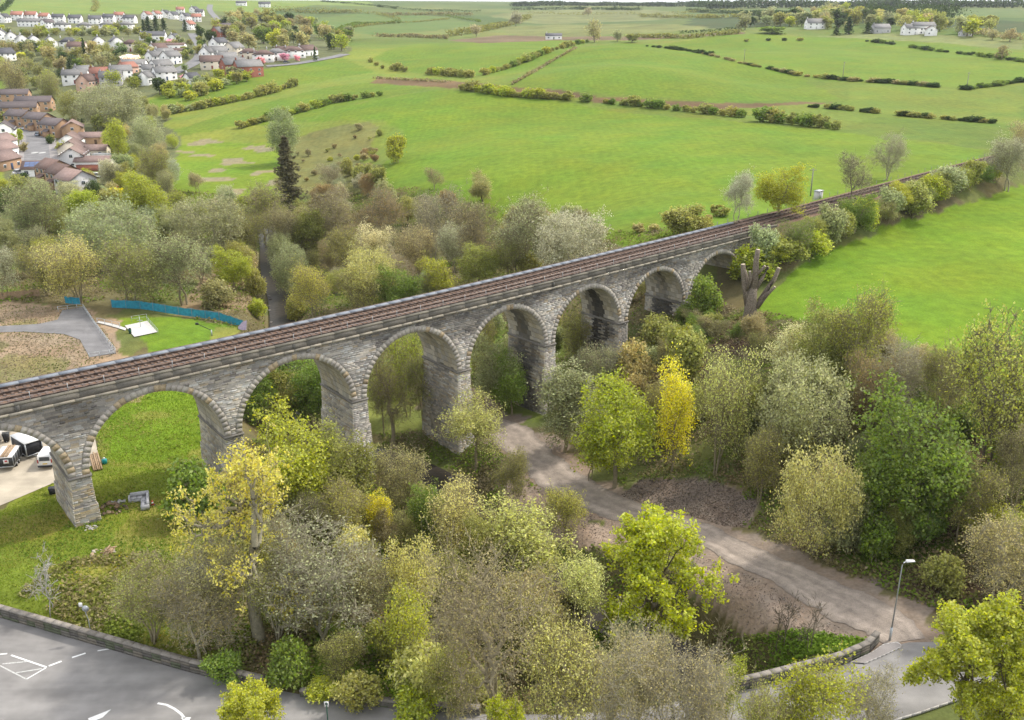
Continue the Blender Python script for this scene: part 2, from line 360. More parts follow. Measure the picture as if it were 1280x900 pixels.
G1 = (0.117, 0.186, 0.019); G2 = (0.115, 0.178, 0.022); G3 = (0.128, 0.175, 0.03); GFAR = (0.115, 0.15, 0.05)
FLOOR = (0.12, 0.108, 0.052); BROWN = (0.135, 0.095, 0.05); DIRT = (0.17, 0.135, 0.105); SAND = (0.33, 0.26, 0.17); GRASS = (0.16, 0.205, 0.028)
PALEG = (0.155, 0.19, 0.05)
COVERS = [  # name, colour, pixel outline, edge roughness (m), as object?
 ('village_ground', (0.115,0.13,0.06), [(0,25),(180,18),(330,18),(440,60),(430,72),(330,85),(240,100),(180,125),(215,160),(220,180),(210,250),(150,290),(0,330)], 6, 0),
 ('hill_field', (0.15,0.21,0.05), [(0,0),(420,0),(470,8),(330,16),(260,14),(180,17),(0,22)], 3, 0),
 ('field', G2, [(178,130),(240,103),(330,86),(430,73),(470,90),(400,102),(330,112),(240,128),(205,142)], 1.5, 1),
 ('field', G2, [(215,163),(300,137),(420,107),(480,102),(540,111),(440,131),(380,152),(300,157),(232,169)], 1.5, 1),
 ('meadow', (0.13,0.20,0.02), [(215,240),(222,182),(262,173),(340,178),(356,200),(335,255),(240,262)], 3, 1),
 ('hillside', (0.135,0.142,0.048), [(372,175),(400,165),(440,155),(485,152),(500,160),(492,178),(475,205),(455,225),(440,250),(380,262),(352,225)], 14, 0),
 ('field', G1, [(380,153),(440,131),(545,112),(640,121),(720,130),(900,150),(1050,165),(1230,186),(1222,203),(1090,236),(940,272),(790,308),(740,300),(650,275),(560,262),(490,240),(470,217),(500,192),(505,166),(480,150),(430,150)], 1.5, 1),
 ('field', G2, [(465,72),(520,55),(700,50),(735,53),(690,64),(640,95),(580,92),(520,92)], 1.5, 1),
 ('field', G2, [(636,106),(720,60),(780,53),(870,60),(1000,95),(1050,124),(900,128),(760,118),(640,110)], 2, 1),
 ('rushes', BROWN, [(470,96),(560,101),(640,109),(760,121),(900,130),(1062,127),(1060,133),(900,136),(760,128),(600,114),(470,103)], 4, 0),
 ('field', G2, [(830,55),(950,42),(1150,50),(1280,66),(1280,98),(1200,110),(1100,105),(1040,100),(950,85)], 2, 1),
 ('field', G3, [(1062,127),(1062,106),(1200,112),(1280,104),(1280,158),(1240,154),(1100,146),(1045,160),(900,150),(900,138)], 2, 1),
 ('field', (0.122,0.20,0.015), [(925,402),(985,345),(1020,322),(1100,285),(1280,232),(1400,205),(1420,520),(1280,520),(1180,480),(1130,440),(1080,420),(1000,400)], 1.2, 1),
 ('scrub', (0.15,0.115,0.07), [(560,50),(620,44),(800,46),(930,40),(930,43),(800,50),(700,50),(600,54)], 5, 0),
 ('pale_field', (0.16,0.19,0.07), [(1020,45),(1100,42),(1280,50),(1280,62),(1150,52)], 3, 0),
 ('dark_field', (0.06,0.085,0.035), [(860,20),(1000,16),(1200,22),(1280,28),(1280,42),(1100,30),(950,34),(860,38)], 10, 0),
 ('far_field', (0.105,0.155,0.045), [(400,22),(470,16),(560,22),(600,28),(560,36),(480,44),(410,38)], 6, 1),
 ('far_field', (0.15,0.17,0.07), [(610,20),(700,12),(820,12),(860,20),(800,26),(680,30)], 8, 1),
 ('far_field', (0.10,0.145,0.05), [(860,14),(1000,10),(1280,12),(1280,22),(1000,18),(860,22)], 12, 1),
 ('far_field', (0.145,0.165,0.06), [(620,34),(700,30),(820,30),(900,36),(800,42),(640,44)], 8, 1),
 ('rough_grass', (0.13,0.155,0.04), [(430,500),(470,420),(570,410),(590,520),(540,560),(460,540)], 3, 0),
 ('rough_grass', (0.12,0.16,0.035), [(590,420),(690,370),(700,480),(660,530),(600,520)], 3, 0),
 ('bank', (0.20,0.155,0.09), [(225,392),(260,330),(300,335),(318,370),(318,395),(270,396)], 2, 0),
 ('grassland', GRASS, [(-150,760),(-150,640),(0,640),(60,600),(130,578),(115,545),(160,495),(260,480),(300,540),(285,650),(330,760),(290,840),(240,838),(150,811),(60,784),(0,768)], 1.2, 1),
 ('grassland', (0.14,0.21,0.018), [(120,570),(150,500),(205,480),(270,500),(290,560),(200,590)], 1, 0),
 ('grassland', (0.12,0.19,0.02), [(145,400),(170,395),(240,398),(300,410),(290,450),(190,440)], 1, 0),
 ('waste_ground', (0.25,0.195,0.135), [(-100,380),(0,376),(70,382),(110,385),(150,400),(150,440),(180,450),(180,500),(-100,520)], 1.2, 1),
 ('bare_soil', (0.17,0.135,0.11), [(770,620),(800,600),(880,595),(950,625),(930,660),(880,655),(800,640)], 1.0, 1),
 ('bare_soil', (0.29,0.235,0.19), [(620,600),(680,620),(740,650),(840,675),(930,720),(1000,762),(1080,800),(1040,820),(960,790),(900,775),(860,745),(880,700),(800,690),(700,690),(650,660)], 1.0, 1),
 ('leaf_litter', (0.105,0.075,0.05), [(1090,690),(1150,700),(1280,760),(1280,790),(1200,790),(1110,740)], 1.5, 0),
 ('leaf_litter', (0.10,0.07,0.05), [(880,410),(940,400),(960,440),(920,480),(880,470)], 1.5, 0),
 ('leaf_litter', (0.10,0.07,0.05), [(1130,560),(1280,540),(1280,660),(1180,680),(1120,640)], 2, 0),
 ('grass_bank', (0.08,0.12,0.02), [(1010,660),(1130,640),(1200,680),(1140,710),(1060,700)], 1.5, 0),
 ('grass_bank', (0.085,0.14,0.018), [(340,800),(420,810),(510,840),(510,884),(420,874),(330,850)], 1, 0),
]
WPOLY = [(n, c, hits(np.array(o, float))[:, :2], r, ob) for n, c, o, r, ob in COVERS]
NT, ND = 640, 860
th = np.linspace(R(-52), R(52), NT); ld = np.linspace(math.log(28), math.log(12000), ND)
TH, LD = np.meshgrid(th, ld); GX = np.sin(TH) * np.exp(LD); GY = np.cos(TH) * np.exp(LD)
GZ = zf(GX.ravel(), GY.ravel()).reshape(GX.shape)
def cover_at(x, y):
    D = np.hypot(x, y)
    c = np.empty((len(x), 3)); reg = np.full(len(x), -1)
    far = smoothstep(230, 330, D + (vnoise(x, y, 40, 5) - .5) * 60)[:, None]
    D2 = smoothstep(720, 1100, D)[:, None]; fb = np.array(G3) * (1 - D2) + np.array(GFAR) * D2
    fpatch = (vnoise(x, y, 170, 6)[:, None] - .5)
    c[:] = np.array(FLOOR) * (1 - far) + (fb * (1 + .5 * fpatch) + np.array((.03, 0, 0)) * fpatch) * far
    for i, (n, cc, poly, r, ob) in enumerate(WPOLY):
        jx = x + (vnoise(x, y, r * 3, 11) - .5) * r * 1.6; jy = y + (vnoise(x, y, r * 3, 12) - .5) * r * 1.6
        m = inpoly(jx, jy, poly); c[m] = cc; reg[m] = i
    return c, reg
CV, REG = cover_at(GX.ravel(), GY.ravel())
# mottling that belongs to the sward itself: lusher and drier patches
_m = vnoise(GX, GY, 25, 21).ravel() * .5 + vnoise(GX, GY, 7, 22).ravel() * .3 + vnoise(GX, GY, 2.2, 23).ravel() * .2
grassy = CV[:, 1] > CV[:, 0] * 1.2
CV *= np.where(grassy, .84 + .32 * _m, .62 + .76 * _m)[:, None]
CV[:, 0] *= 1 + .25 * (vnoise(GX, GY, 14, 24).ravel() - .5) * grassy
# yellowish tussocks on the near grass and pale bare scrapes on the meadow
for i, (n, cc, poly, r, ob) in enumerate(WPOLY):
    if n == 'meadow':
        k = (REG == i) & (vnoise(GX, GY, 8, 31).ravel() > .72); CV[k] = (.22, .20, .12)
    if n in ('grassland',):
        k = (REG == i) & (vnoise(GX, GY, 5, 32).ravel() > .66); CV[k] = CV[k] * .55 + np.array((.26, .21, .07)) * .45
    if n == 'waste_ground':
        k = (REG == i) & (vnoise(GX, GY, 6, 33).ravel() > .68); CV[k] = CV[k] * .5 + np.array((.12, .15, .03)) * .5
k = (REG < 0) & (np.hypot(GX, GY).ravel() < 330); q = vnoise(GX, GY, 11, 34).ravel()
CV[k & (q > .58)] = CV[k & (q > .58)] * .45 + np.array((.10, .145, .03)) * .55
_dp, _ = dist_poly(GX.ravel(), GY.ravel(), PATH_C[::5]); _dn = _dp + (vnoise(GX, GY, 2.5, 61).ravel() - .5) * 3.2 + (vnoise(GX, GY, .9, 62).ravel() - .5) * 1.6
k = (_dn < 4.4) & (np.hypot(GX, GY).ravel() < 160); CV[k] = np.array((.215, .175, .14)) * (.75 + .5 * _m[k])[:, None]
M_GROUND = tinted('ground_cover', 'cover', rough=.95, var=.26, scale=.5, fine=3.2, bump=.55, spec=.1, sward=True)
quad = np.arange(NT * ND).reshape(ND, NT)
Q = np.stack([quad[:-1, :-1], quad[:-1, 1:], quad[1:, 1:], quad[1:, :-1]], -1).reshape(-1, 4)
VALL = np.stack([GX, GY, GZ], -1).reshape(-1, 3)
freg = REG[Q[:, 0]]
names = {}
def sub_sheet(name, mask):
    q = Q[mask]; used, inv = np.unique(q, return_inverse=True)
    me = mesh_np(name, VALL[used], inv.reshape(-1, 4).astype(np.int32), M_GROUND, {'cover': CV[used]}, smooth=True)
    return struct(link(name, me))
as_obj = [i for i, p in enumerate(WPOLY) if p[4]]
for i in as_obj:
    if (freg == i).any(): sub_sheet(WPOLY[i][0], freg == i)
sub_sheet('terrain', ~np.isin(freg, as_obj))

# ---------------------------------------------------------------- road, path, yard, water
def drape_poly_strip(L, Rr, n_across, dz, name, mat, attr=None):
    """sheet between two world polylines, laid on the terrain"""
    L = np.asarray(L); Rr = np.asarray(Rr); n = len(L)
    t = np.linspace(0, 1, n_across)
    X = L[:, None, 0] * (1 - t) + Rr[:, None, 0] * t; Y = L[:, None, 1] * (1 - t) + Rr[:, None, 1] * t
    Z = zf(X.ravel(), Y.ravel()).reshape(X.shape) + dz
    q = np.arange(n * n_across).reshape(n, n_across)
    Qs = np.stack([q[:-1, :-1], q[:-1, 1:], q[1:, 1:], q[1:, :-1]], -1).reshape(-1, 4)
    return struct(link(name, mesh_np(name, np.stack([X, Y, Z], -1), Qs, mat, attr, smooth=True)))
def asphalt(name, rgb, patch):
    m, n, l, b = new_mat(name)
    g = n.new('ShaderNodeNewGeometry'); out = None
    mp = n.new('ShaderNodeMapping'); mp.inputs['Rotation'].default_value = (0, 0, R(12)); mp.inputs['Scale'].default_value = (.10, .55, 1)
    l.new(g.outputs['Position'], mp.inputs['Vector'])
    a = n.new('ShaderNodeTexNoise'); a.inputs['Scale'].default_value = 1.0; a.inputs['Detail'].default_value = 6; l.new(mp.outputs[0], a.inputs['Vector'])
    c = n.new('ShaderNodeTexNoise'); c.inputs['Scale'].default_value = 30; c.inputs['Detail'].default_value = 3; l.new(g.outputs['Position'], c.inputs['Vector'])
    e = n.new('ShaderNodeTexNoise'); e.inputs['Scale'].default_value = .45; e.inputs['Detail'].default_value = 8; l.new(g.outputs['Position'], e.inputs['Vector'])
    r1 = n.new('ShaderNodeMapRange'); r1.inputs[1].default_value = .35; r1.inputs[2].default_value = .65; r1.inputs[3].default_value = 1 - patch; r1.inputs[4].default_value = 1 + patch; l.new(a.outputs['Fac'], r1.inputs[0])
    r2 = n.new('ShaderNodeMapRange'); r2.inputs[1].default_value = .3; r2.inputs[2].default_value = .7; r2.inputs[3].default_value = .86; r2.inputs[4].default_value = 1.14; l.new(c.outputs['Fac'], r2.inputs[0])
    r3 = n.new('ShaderNodeMapRange'); r3.inputs[1].default_value = .35; r3.inputs[2].default_value = .65; r3.inputs[3].default_value = .85; r3.inputs[4].default_value = 1.15; l.new(e.outputs['Fac'], r3.inputs[0])
    m1 = n.new('ShaderNodeMath'); m1.operation = 'MULTIPLY'; l.new(r1.outputs[0], m1.inputs[0]); l.new(r2.outputs[0], m1.inputs[1])
    m2 = n.new('ShaderNodeMath'); m2.operation = 'MULTIPLY'; l.new(m1.outputs[0], m2.inputs[0]); l.new(r3.outputs[0], m2.inputs[1])
    s = n.new('ShaderNodeVectorMath'); s.operation = 'SCALE'; s.inputs[0].default_value = rgb; l.new(m2.outputs[0], s.inputs['Scale']); l.new(s.outputs[0], b.inputs['Base Color'])
    b.inputs['Roughness'].default_value = .85
    bp = n.new('ShaderNodeBump'); bp.inputs['Strength'].default_value = .35; bp.inputs['Distance'].default_value = .02; l.new(c.outputs['Fac'], bp.inputs['Height']); l.new(bp.outputs[0], b.inputs['Normal'])
    return m
M_ROAD = asphalt('worn_asphalt', (.215, .205, .195), .16)
M_YARD = asphalt('pale_hardcore', (.42, .365, .28), .10)
M_PARK = asphalt('car_park_asphalt', (.165, .16, .16), .12)
M_PAINT = plain('road_paint', (.72, .72, .70), .6, var=.12, scale=6)
M_WORNPAINT = plain('worn_road_paint', (.45, .45, .43), .7, var=.4, scale=9)
def flat_poly(poly, z, name, mat):
    bm = bmesh.new(); vs_ = [bm.verts.new((p[0], p[1], z)) for p in poly]; f = bm.faces.new(vs_)
    bmesh.ops.triangulate(bm, faces=[f]); bmesh.ops.recalc_face_normals(bm, faces=bm.faces)
    for f in bm.faces:
        if f.normal.z < 0: f.normal_flip()
    me = bpy.data.meshes.new(name); bm.to_mesh(me); bm.free(); me.materials.append(mat); return struct(link(name, me))
flat_poly(ROAD, 0.0, 'road', M_ROAD)
flat_poly(YARD, 0.0, 'yard', M_YARD)
wob = ((vnoise(np.arange(nn), np.zeros(nn), 6, 3) - .5) + .7 * (vnoise(np.arange(nn), np.zeros(nn), 1.6, 4) - .5))[:, None] * 1.1; _mid = (pl - pr) * .07; pl = pl - _mid; pr = pr + _mid
_ta = np.linspace(0, 1, 22); _pat = np.array([.72, .8, .9, 1.0, 1.12, 1.14, 1.08, .96, .92, .95, .98, 1.0, .98, .94, .93, .97, 1.08, 1.15, 1.12, 1.0, .86, .74])
_ni, _nj = np.meshgrid(np.arange(nn), np.arange(22), indexing='ij'); _pv = (_pat[None, :] * (.78 + .25 * vnoise(_ni * .45, _nj * 1.0, 3.0, 65) + .22 * vnoise(_ni * .3, _nj * 3.0, 1.0, 66))).ravel()[:, None]
M_PATH = tinted('gravel_track', 'cover', rough=.95, var=.28, scale=1.2, fine=9, bump=.9)
drape_poly_strip(pl + wob * (pl - pr) * .12, pr - wob[::-1] * (pl - pr) * .12, 22, .05, 'path', M_PATH, {'cover': np.array((.285, .238, .198)) * _pv})
# car park on the far side
CP = [hits(np.array(o, float))[:, :2] for o in [[(-60,408),(0,408),(50,405),(72,400),(78,388),(105,384),(145,442),(112,447),(100,425),(80,418),(30,415),(-60,418)]]]
def drape_fan(poly, name, mat, dz):
    bm = bmesh.new(); f = bm.faces.new([bm.verts.new((p[0], p[1], 0)) for p in poly]); bmesh.ops.triangulate(bm, faces=[f])
    for _ in range(3): bmesh.ops.subdivide_edges(bm, edges=bm.edges[:], cuts=1, use_grid_fill=True)
    P = np.array([v.co[:] for v in bm.verts]); z = zf(P[:, 0], P[:, 1]) + dz
    for v, zz in zip(bm.verts, z): v.co.z = zz
    bmesh.ops.recalc_face_normals(bm, faces=bm.faces)
    for f in bm.faces:
        if f.normal.z < 0: f.normal_flip()
    me = bpy.data.meshes.new(name); bm.to_mesh(me); bm.free(); me.materials.append(mat); return struct(link(name, me))
drape_fan(CP[0], 'car_park', M_PARK, .07)
# river
def water_mat():
    m, n, l, b = new_mat('river_water')
    b.inputs['Base Color'].default_value = (.04, .034, .027, 1); b.inputs['Roughness'].default_value = .3; b.inputs['Specular IOR Level'].default_value = .12
    g = n.new('ShaderNodeNewGeometry'); w = n.new('ShaderNodeTexNoise'); w.inputs['Scale'].default_value = 1.6; w.inputs['Detail'].default_value = 6; l.new(g.outputs['Position'], w.inputs['Vector'])
    bp = n.new('ShaderNodeBump'); bp.inputs['Strength'].default_value = .5; bp.inputs['Distance'].default_value = .12; l.new(w.outputs['Fac'], bp.inputs['Height']); l.new(bp.outputs[0], b.inputs['Normal'])
    return m
M_WATER = water_mat()
rc = resample(RIVC, 1.0); tn = np.gradient(rc[:, :2], axis=0); tn /= np.linalg.norm(tn, axis=1)[:, None]; nrm = np.stack([-tn[:, 1], tn[:, 0]], 1)
hw = 2.5
V = np.concatenate([np.c_[rc[:, :2] + nrm * hw, rc[:, 2]], np.c_[rc[:, :2] - nrm * hw, rc[:, 2]]]); n_ = len(rc)
Qr = np.stack([np.arange(n_ - 1), np.arange(1, n_), np.arange(1, n_) + n_, np.arange(n_ - 1) + n_], 1)
struct(link('river', mesh_np('river', V, Qr, M_WATER, smooth=True)))
# ---------------------------------------------------------------- viaduct
M_STONE = tinted('weathered_sandstone', 'tint', rough=.92, var=.24, scale=1.3, fine=9, bump=.6)
M_STONE1 = tinted('weathered_sandstone_block', 'object', rough=.92, var=.24, scale=1.3, fine=9, bump=.6)
M_MORTAR = tinted('lime_mortar', 'tint', rough=.95, var=.3, scale=.6, fine=5, bump=.4)
via = empty('railway_viaduct', RP(0.4, 0, 0))
tag(via, 'long grey sandstone railway viaduct with tall round arches crossing the wooded valley', 'viaduct', px=400)
Vo = np.array(via.location)
def vbuild(mb, name, mat, smooth=False):
    o = mb.build(name, mat, via, smooth=smooth); o.matrix_parent_inverse = Matrix.Translation(-Vector(Vo)); return o
def arch(i):                     # centre and radius of arch i between pier i and i+1
    c = (PIERS[i] + PIERS[i + 1]) / 2; return c, (PIERS[i + 1] - PIERS[i]) / 2 - PW
NA = len(PIERS) - 1
S0, S1 = PIERS[0] - 12, PIERS[-1] + 9
RING = 0.72
def stone_tint(s, z, w=0.0):
    """soot and lichen: blacker under the string course, pale and buff lower down"""
    r = random.random()
    pal = [(.31,.285,.255), (.35,.32,.28), (.28,.265,.245), (.40,.36,.31), (.33,.275,.205), (.22,.20,.185), (.39,.38,.36)]
    c = np.array(random.choices(pal, [5, 4, 5, 3, 1.6, 2.2, 2.6])[0])
    soot = float(smoothstep(10.6, 13.9, z + 1.6 * (vnoise(s, z * 2, 3.2, 41) - .5) * 2)) * .55 + .4 * float(smoothstep(.55, .8, vnoise(s, z * 1.5, 6, 42)))
    c = c * (1 - min(soot, .85) * .78)
    return c * (.9 + .2 * r) * 1.5
# core of spandrels and vaults
mb = MB(); DS = .25
sv = np.arange(S0, S1 + .01, DS)
def z_low(s):
    for i in range(NA):
        c, r = arch(i)
        if abs(s - c) < r: return Z_SPR + math.sqrt(max(r * r - (s - c) ** 2, 0))
    return None
core_c = (.27, .25, .22)
for a, b in zip(sv[:-1], sv[1:]):
    m = (a + b) / 2; zl = z_low(m)
    if zl is None: continue
    za = z_low(a) or Z_SPR; zb = z_low(b) or Z_SPR
    if a <= S0: za = zb
    for w in (0.03, VW):
        P = [RP(a, w, za), RP(b, w, zb), RP(b, w, Z_STR + .2), RP(a, w, Z_STR + .2)]
        mb.add(P, [(0, 1, 2, 3)] if w < 1 else [(3, 2, 1, 0)], core_c)
for i, p in enumerate(PIERS):      # solid wall over each pier
    a, b = p - PW - .02, p + PW + .02
    if i == 0: a = S0
    if i == len(PIERS) - 1: b = S1
    st = np.linspace(a, b, max(3, int((b - a) / 1.0)))
    for u, v in zip(st[:-1], st[1:]):
        mb.hexa([RP(u, .03, Z_SPR - .2), RP(v, .03, Z_SPR - .2), RP(v, VW, Z_SPR - .2), RP(u, VW, Z_SPR - .2), RP(u, .03, Z_STR + .2), RP(v, .03, Z_STR + .2), RP(v, VW, Z_STR + .2), RP(u, VW, Z_STR + .2)], core_c)
vbuild(mb, 'spandrel_wall', M_MORTAR)
# vaults, one part each: coursed lining stones with soot runs
for i in range(NA):
    c, r = arch(i); mb = MB(); nseg = 26; nw = 10
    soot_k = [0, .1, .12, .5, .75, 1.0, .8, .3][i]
    for k in range(nseg):
        a0 = math.pi * k / nseg; a1 = math.pi * (k + 1) / nseg - .006
        w0 = 0.05; off = (k % 2) * .5
        ws = [0.05] + [min(VW - .05, max(.05, .8 * (q + off) + random.uniform(-.1, .1))) for q in range(1, nw)] + [VW - .05]
        ws = sorted(ws)
        for wa, wb in zip(ws[:-1], ws[1:]):
            if wb - wa < .08: continue
            dp = random.uniform(0, .02)
            t = np.array(random.choice([(.34,.31,.26), (.38,.345,.29), (.29,.27,.24), (.33,.29,.22)])) * random.uniform(.85, 1.1)
            am = (a0 + a1) / 2; wm = (wa + wb) / 2
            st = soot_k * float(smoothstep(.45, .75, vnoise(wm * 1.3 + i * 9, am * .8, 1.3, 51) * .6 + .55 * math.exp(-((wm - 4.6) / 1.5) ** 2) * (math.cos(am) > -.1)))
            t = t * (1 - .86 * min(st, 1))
            P = []
            rr = r - dp
            for ang in (a0, a1):
                ss = c + rr * math.cos(ang); zz = Z_SPR + rr * math.sin(ang)
                P += [RP(ss, wa, zz), RP(ss, wb - .012, zz)]
            mb.add(P, [(0, 2, 3, 1)], t * 1.35)
    # backing behind joints
    for k in range(nseg):
        a0 = math.pi * k / nseg; a1 = math.pi * (k + 1) / nseg
        P = []
        for ang in (a0, a1):
            ss = c + (r + .02) * math.cos(ang); zz = Z_SPR + (r + .02) * math.sin(ang); P += [RP(ss, .05, zz), RP(ss, VW - .02, zz)]
        mb.add(P, [(0, 2, 3, 1)], (.13, .12, .105))
    vbuild(mb, 'vault', M_STONE)
# piers: shaft with plinth, built of coursed blocks on its seen faces
CH = .25
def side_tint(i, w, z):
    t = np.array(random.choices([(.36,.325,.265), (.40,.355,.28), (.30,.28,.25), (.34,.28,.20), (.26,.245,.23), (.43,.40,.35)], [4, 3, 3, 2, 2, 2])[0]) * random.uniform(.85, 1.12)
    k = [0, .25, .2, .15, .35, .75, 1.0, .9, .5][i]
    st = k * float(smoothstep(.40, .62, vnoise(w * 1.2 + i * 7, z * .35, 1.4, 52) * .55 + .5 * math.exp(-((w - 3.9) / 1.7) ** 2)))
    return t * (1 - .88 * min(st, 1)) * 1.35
blocks = []                       # candidate front-face blocks: (s0,s1,z0,z1,w_front,tint)
for i, p in enumerate(PIERS):
    gx, gy = rail_xy(p, 0); zg = min(zf1(gx, gy), zf1(*rail_xy(p, VW))) - .6
    mb = MB(); side = MB()
    zb = min(zg, Z_SPR - 1.2); bat = .022
    hw_b = PW + .05 + bat * (Z_SPR - zb)
    def half(z): return PW + .05 + bat * (Z_SPR - .25 - z) + (.12 if z < 2.35 else 0)
    def wf(z): return -.05 - bat * (Z_SPR - .25 - z) - (.12 if z < 2.35 else 0)
    for za, zc in ((zb, 2.35), (2.351, Z_SPR - .25)):
        if za >= zc: continue
        e = .02
        P = []
        for z in (za, zc):
            h = half(min(z, 2.3) if zc < 2.4 else max(z, 2.36)) - e; f = wf(min(z, 2.3) if zc < 2.4 else max(z, 2.36)) + e
            P += [RP(p - h, f, z), RP(p + h, f, z), RP(p + h, VW - f, z), RP(p - h, VW - f, z)]
        mb.hexa(P, (.27, .25, .22))
    shaft = vbuild(mb, 'pier', M_MORTAR)
    z = zb
    while z < Z_SPR - .26:
        z1 = min(z + CH * random.uniform(.85, 1.15), Z_SPR - .25)
        if z < 2.35 < z1: z1 = 2.35
        h = half((z + z1) / 2); f = wf((z + z1) / 2)
        # front blocks
        s = p - h
        while s < p + h - .05:
            L = random.uniform(.5, 1.1); e = min(s + L, p + h)
            if p + h - e < .3: e = p + h
            blocks.append((s, e - .012, z, z1 - .012, f + random.uniform(0, .008), stone_tint(s, z) * (1.05 if z < 2.3 else 1) * (np.array((1.12, 1.02, .82)) if (i == 1 and z < 4.5 and random.random() < .55) else 1)))
            s = e
        # left-hand side blocks (the side the photograph sees)
        w = f
        while w < VW - f - .05:
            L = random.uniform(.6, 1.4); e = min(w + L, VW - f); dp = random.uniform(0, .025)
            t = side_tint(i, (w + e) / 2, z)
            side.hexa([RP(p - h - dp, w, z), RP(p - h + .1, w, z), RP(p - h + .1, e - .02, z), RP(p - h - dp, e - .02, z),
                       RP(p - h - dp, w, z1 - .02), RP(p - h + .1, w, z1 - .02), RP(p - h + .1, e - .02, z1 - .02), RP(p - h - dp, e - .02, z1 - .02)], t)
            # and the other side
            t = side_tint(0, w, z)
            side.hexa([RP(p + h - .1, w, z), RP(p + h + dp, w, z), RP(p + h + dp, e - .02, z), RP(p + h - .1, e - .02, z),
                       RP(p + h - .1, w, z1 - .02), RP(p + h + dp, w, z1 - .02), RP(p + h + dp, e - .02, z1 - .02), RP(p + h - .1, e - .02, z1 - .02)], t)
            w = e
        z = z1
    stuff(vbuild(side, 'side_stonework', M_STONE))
    mb = MB()                      # impost band
    h = PW + .16
    mb.hexa([RP(p - h, -.16, Z_SPR - .25), RP(p + h, -.16, Z_SPR - .25), RP(p + h, VW + .16, Z_SPR - .25), RP(p - h, VW + .16, Z_SPR - .25),
             RP(p - h, -.16, Z_SPR + .02), RP(p + h, -.16, Z_SPR + .02), RP(p + h, VW + .16, Z_SPR + .02), RP(p - h, VW + .16, Z_SPR + .02)], (.20, .185, .165))
    vbuild(mb, 'impost', M_STONE)
# spandrel courses
z = Z_SPR + .03; k = 0
while z < Z_STR - .05:
    z1 = min(z + CH * random.uniform(.8, 1.2), Z_STR); zm = (z + z1) / 2; zlo = z
    segs = [(S0, S1)]
    for i in range(NA):
        c, r = arch(i); rr = r + RING
        if zlo < Z_SPR + rr:
            hx = math.sqrt(max(rr * rr - (zlo - Z_SPR) ** 2, 0)); new = []
            for a, b in segs:
                if b <= c - hx or a >= c + hx: new.append((a, b)); continue
                if a < c - hx: new.append((a, c - hx))
                if b > c + hx: new.append((c + hx, b))
            segs = new
    for a, b in segs:
        s = a - (random.random() * .4 if a == S0 else 0)
        while s < b - .06:
            L = random.uniform(.5, 1.15); e = min(s + L, b)
            if b - e < .25: e = b
            blocks.append((s, e - .012, z, z1 - .012, random.uniform(-.014, .012), stone_tint(s, zm)))
            s = e
    z = z1; k += 1
# the 300 blocks that show largest are stones of their own, the rest one joined part
def score(bk):
    p = RP((bk[0] + bk[1]) / 2, 0, (bk[2] + bk[3]) / 2); px, py, fw = proj(p)
    if not (0 <= px <= 1280 and 0 <= py <= 900): return -1
    if px > 130 and py > 545: return 0
    return (bk[1] - bk[0]) * (bk[3] - bk[2]) / fw ** 2
order = sorted(range(len(blocks)), key=lambda q: -score(blocks[q])); single = set(order[:300])
unit = bevel_box('stone', 1, 1, 1, .025, M_STONE1); mbj = MB()
for q, (a, b, z0, z1, f, t) in enumerate(blocks):
    if q in single:
        sm = (a + b) / 2; o = link('stone', unit, via, color=t)
        x, y, zz = RP(sm, (f + .12) / 2, (z0 + z1) / 2)
        o.location = (x - Vo[0], y - Vo[1], zz - Vo[2]); o.rotation_euler = (0, 0, math.pi / 2 - heading(sm)); o.scale = (b - a, .12 - f, z1 - z0)
    else:
        mbj.hexa([RP(a, f, z0), RP(b, f, z0), RP(b, .12, z0), RP(a, .12, z0), RP(a, f, z1), RP(b, f, z1), RP(b, .12, z1), RP(a, .12, z1)], t)
stuff(vbuild(mbj, 'stonework', M_STONE))
# arch rings
for i in range(NA):
    c, r = arch(i); n = int(math.pi * (r + .3) / .62); n += 1 - n % 2
    for k in range(n):
        a0 = math.pi * k / n + .0014; a1 = math.pi * (k + 1) / n - .0014
        d = RING * random.uniform(.92, 1.08); f = -.022 - random.uniform(0, .02); P = []
        for (rr, w) in ((r - .015, f), (r - .015, .5), (r + d, .5), (r + d, f)): pass
        for ang in (a0, a1):
            for rr, w in ((r - .006, f), (r + d, f), (r + d, .45), (r - .006, .45)):
                P.append(RP(c + rr * math.cos(ang), w, Z_SPR + rr * math.sin(ang)))
        cst = np.array(random.choices([(.40,.365,.32), (.43,.40,.345), (.37,.34,.30), (.41,.325,.21), (.33,.26,.17)], [4, 3, 3, 2.4 if i < 3 else .6, .6 if i < 3 else .1])[0]) * random.uniform(.9, 1.04) * .9
        m = MB(); m.hexa(P, cst); vbuild(m, 'voussoir', M_STONE)
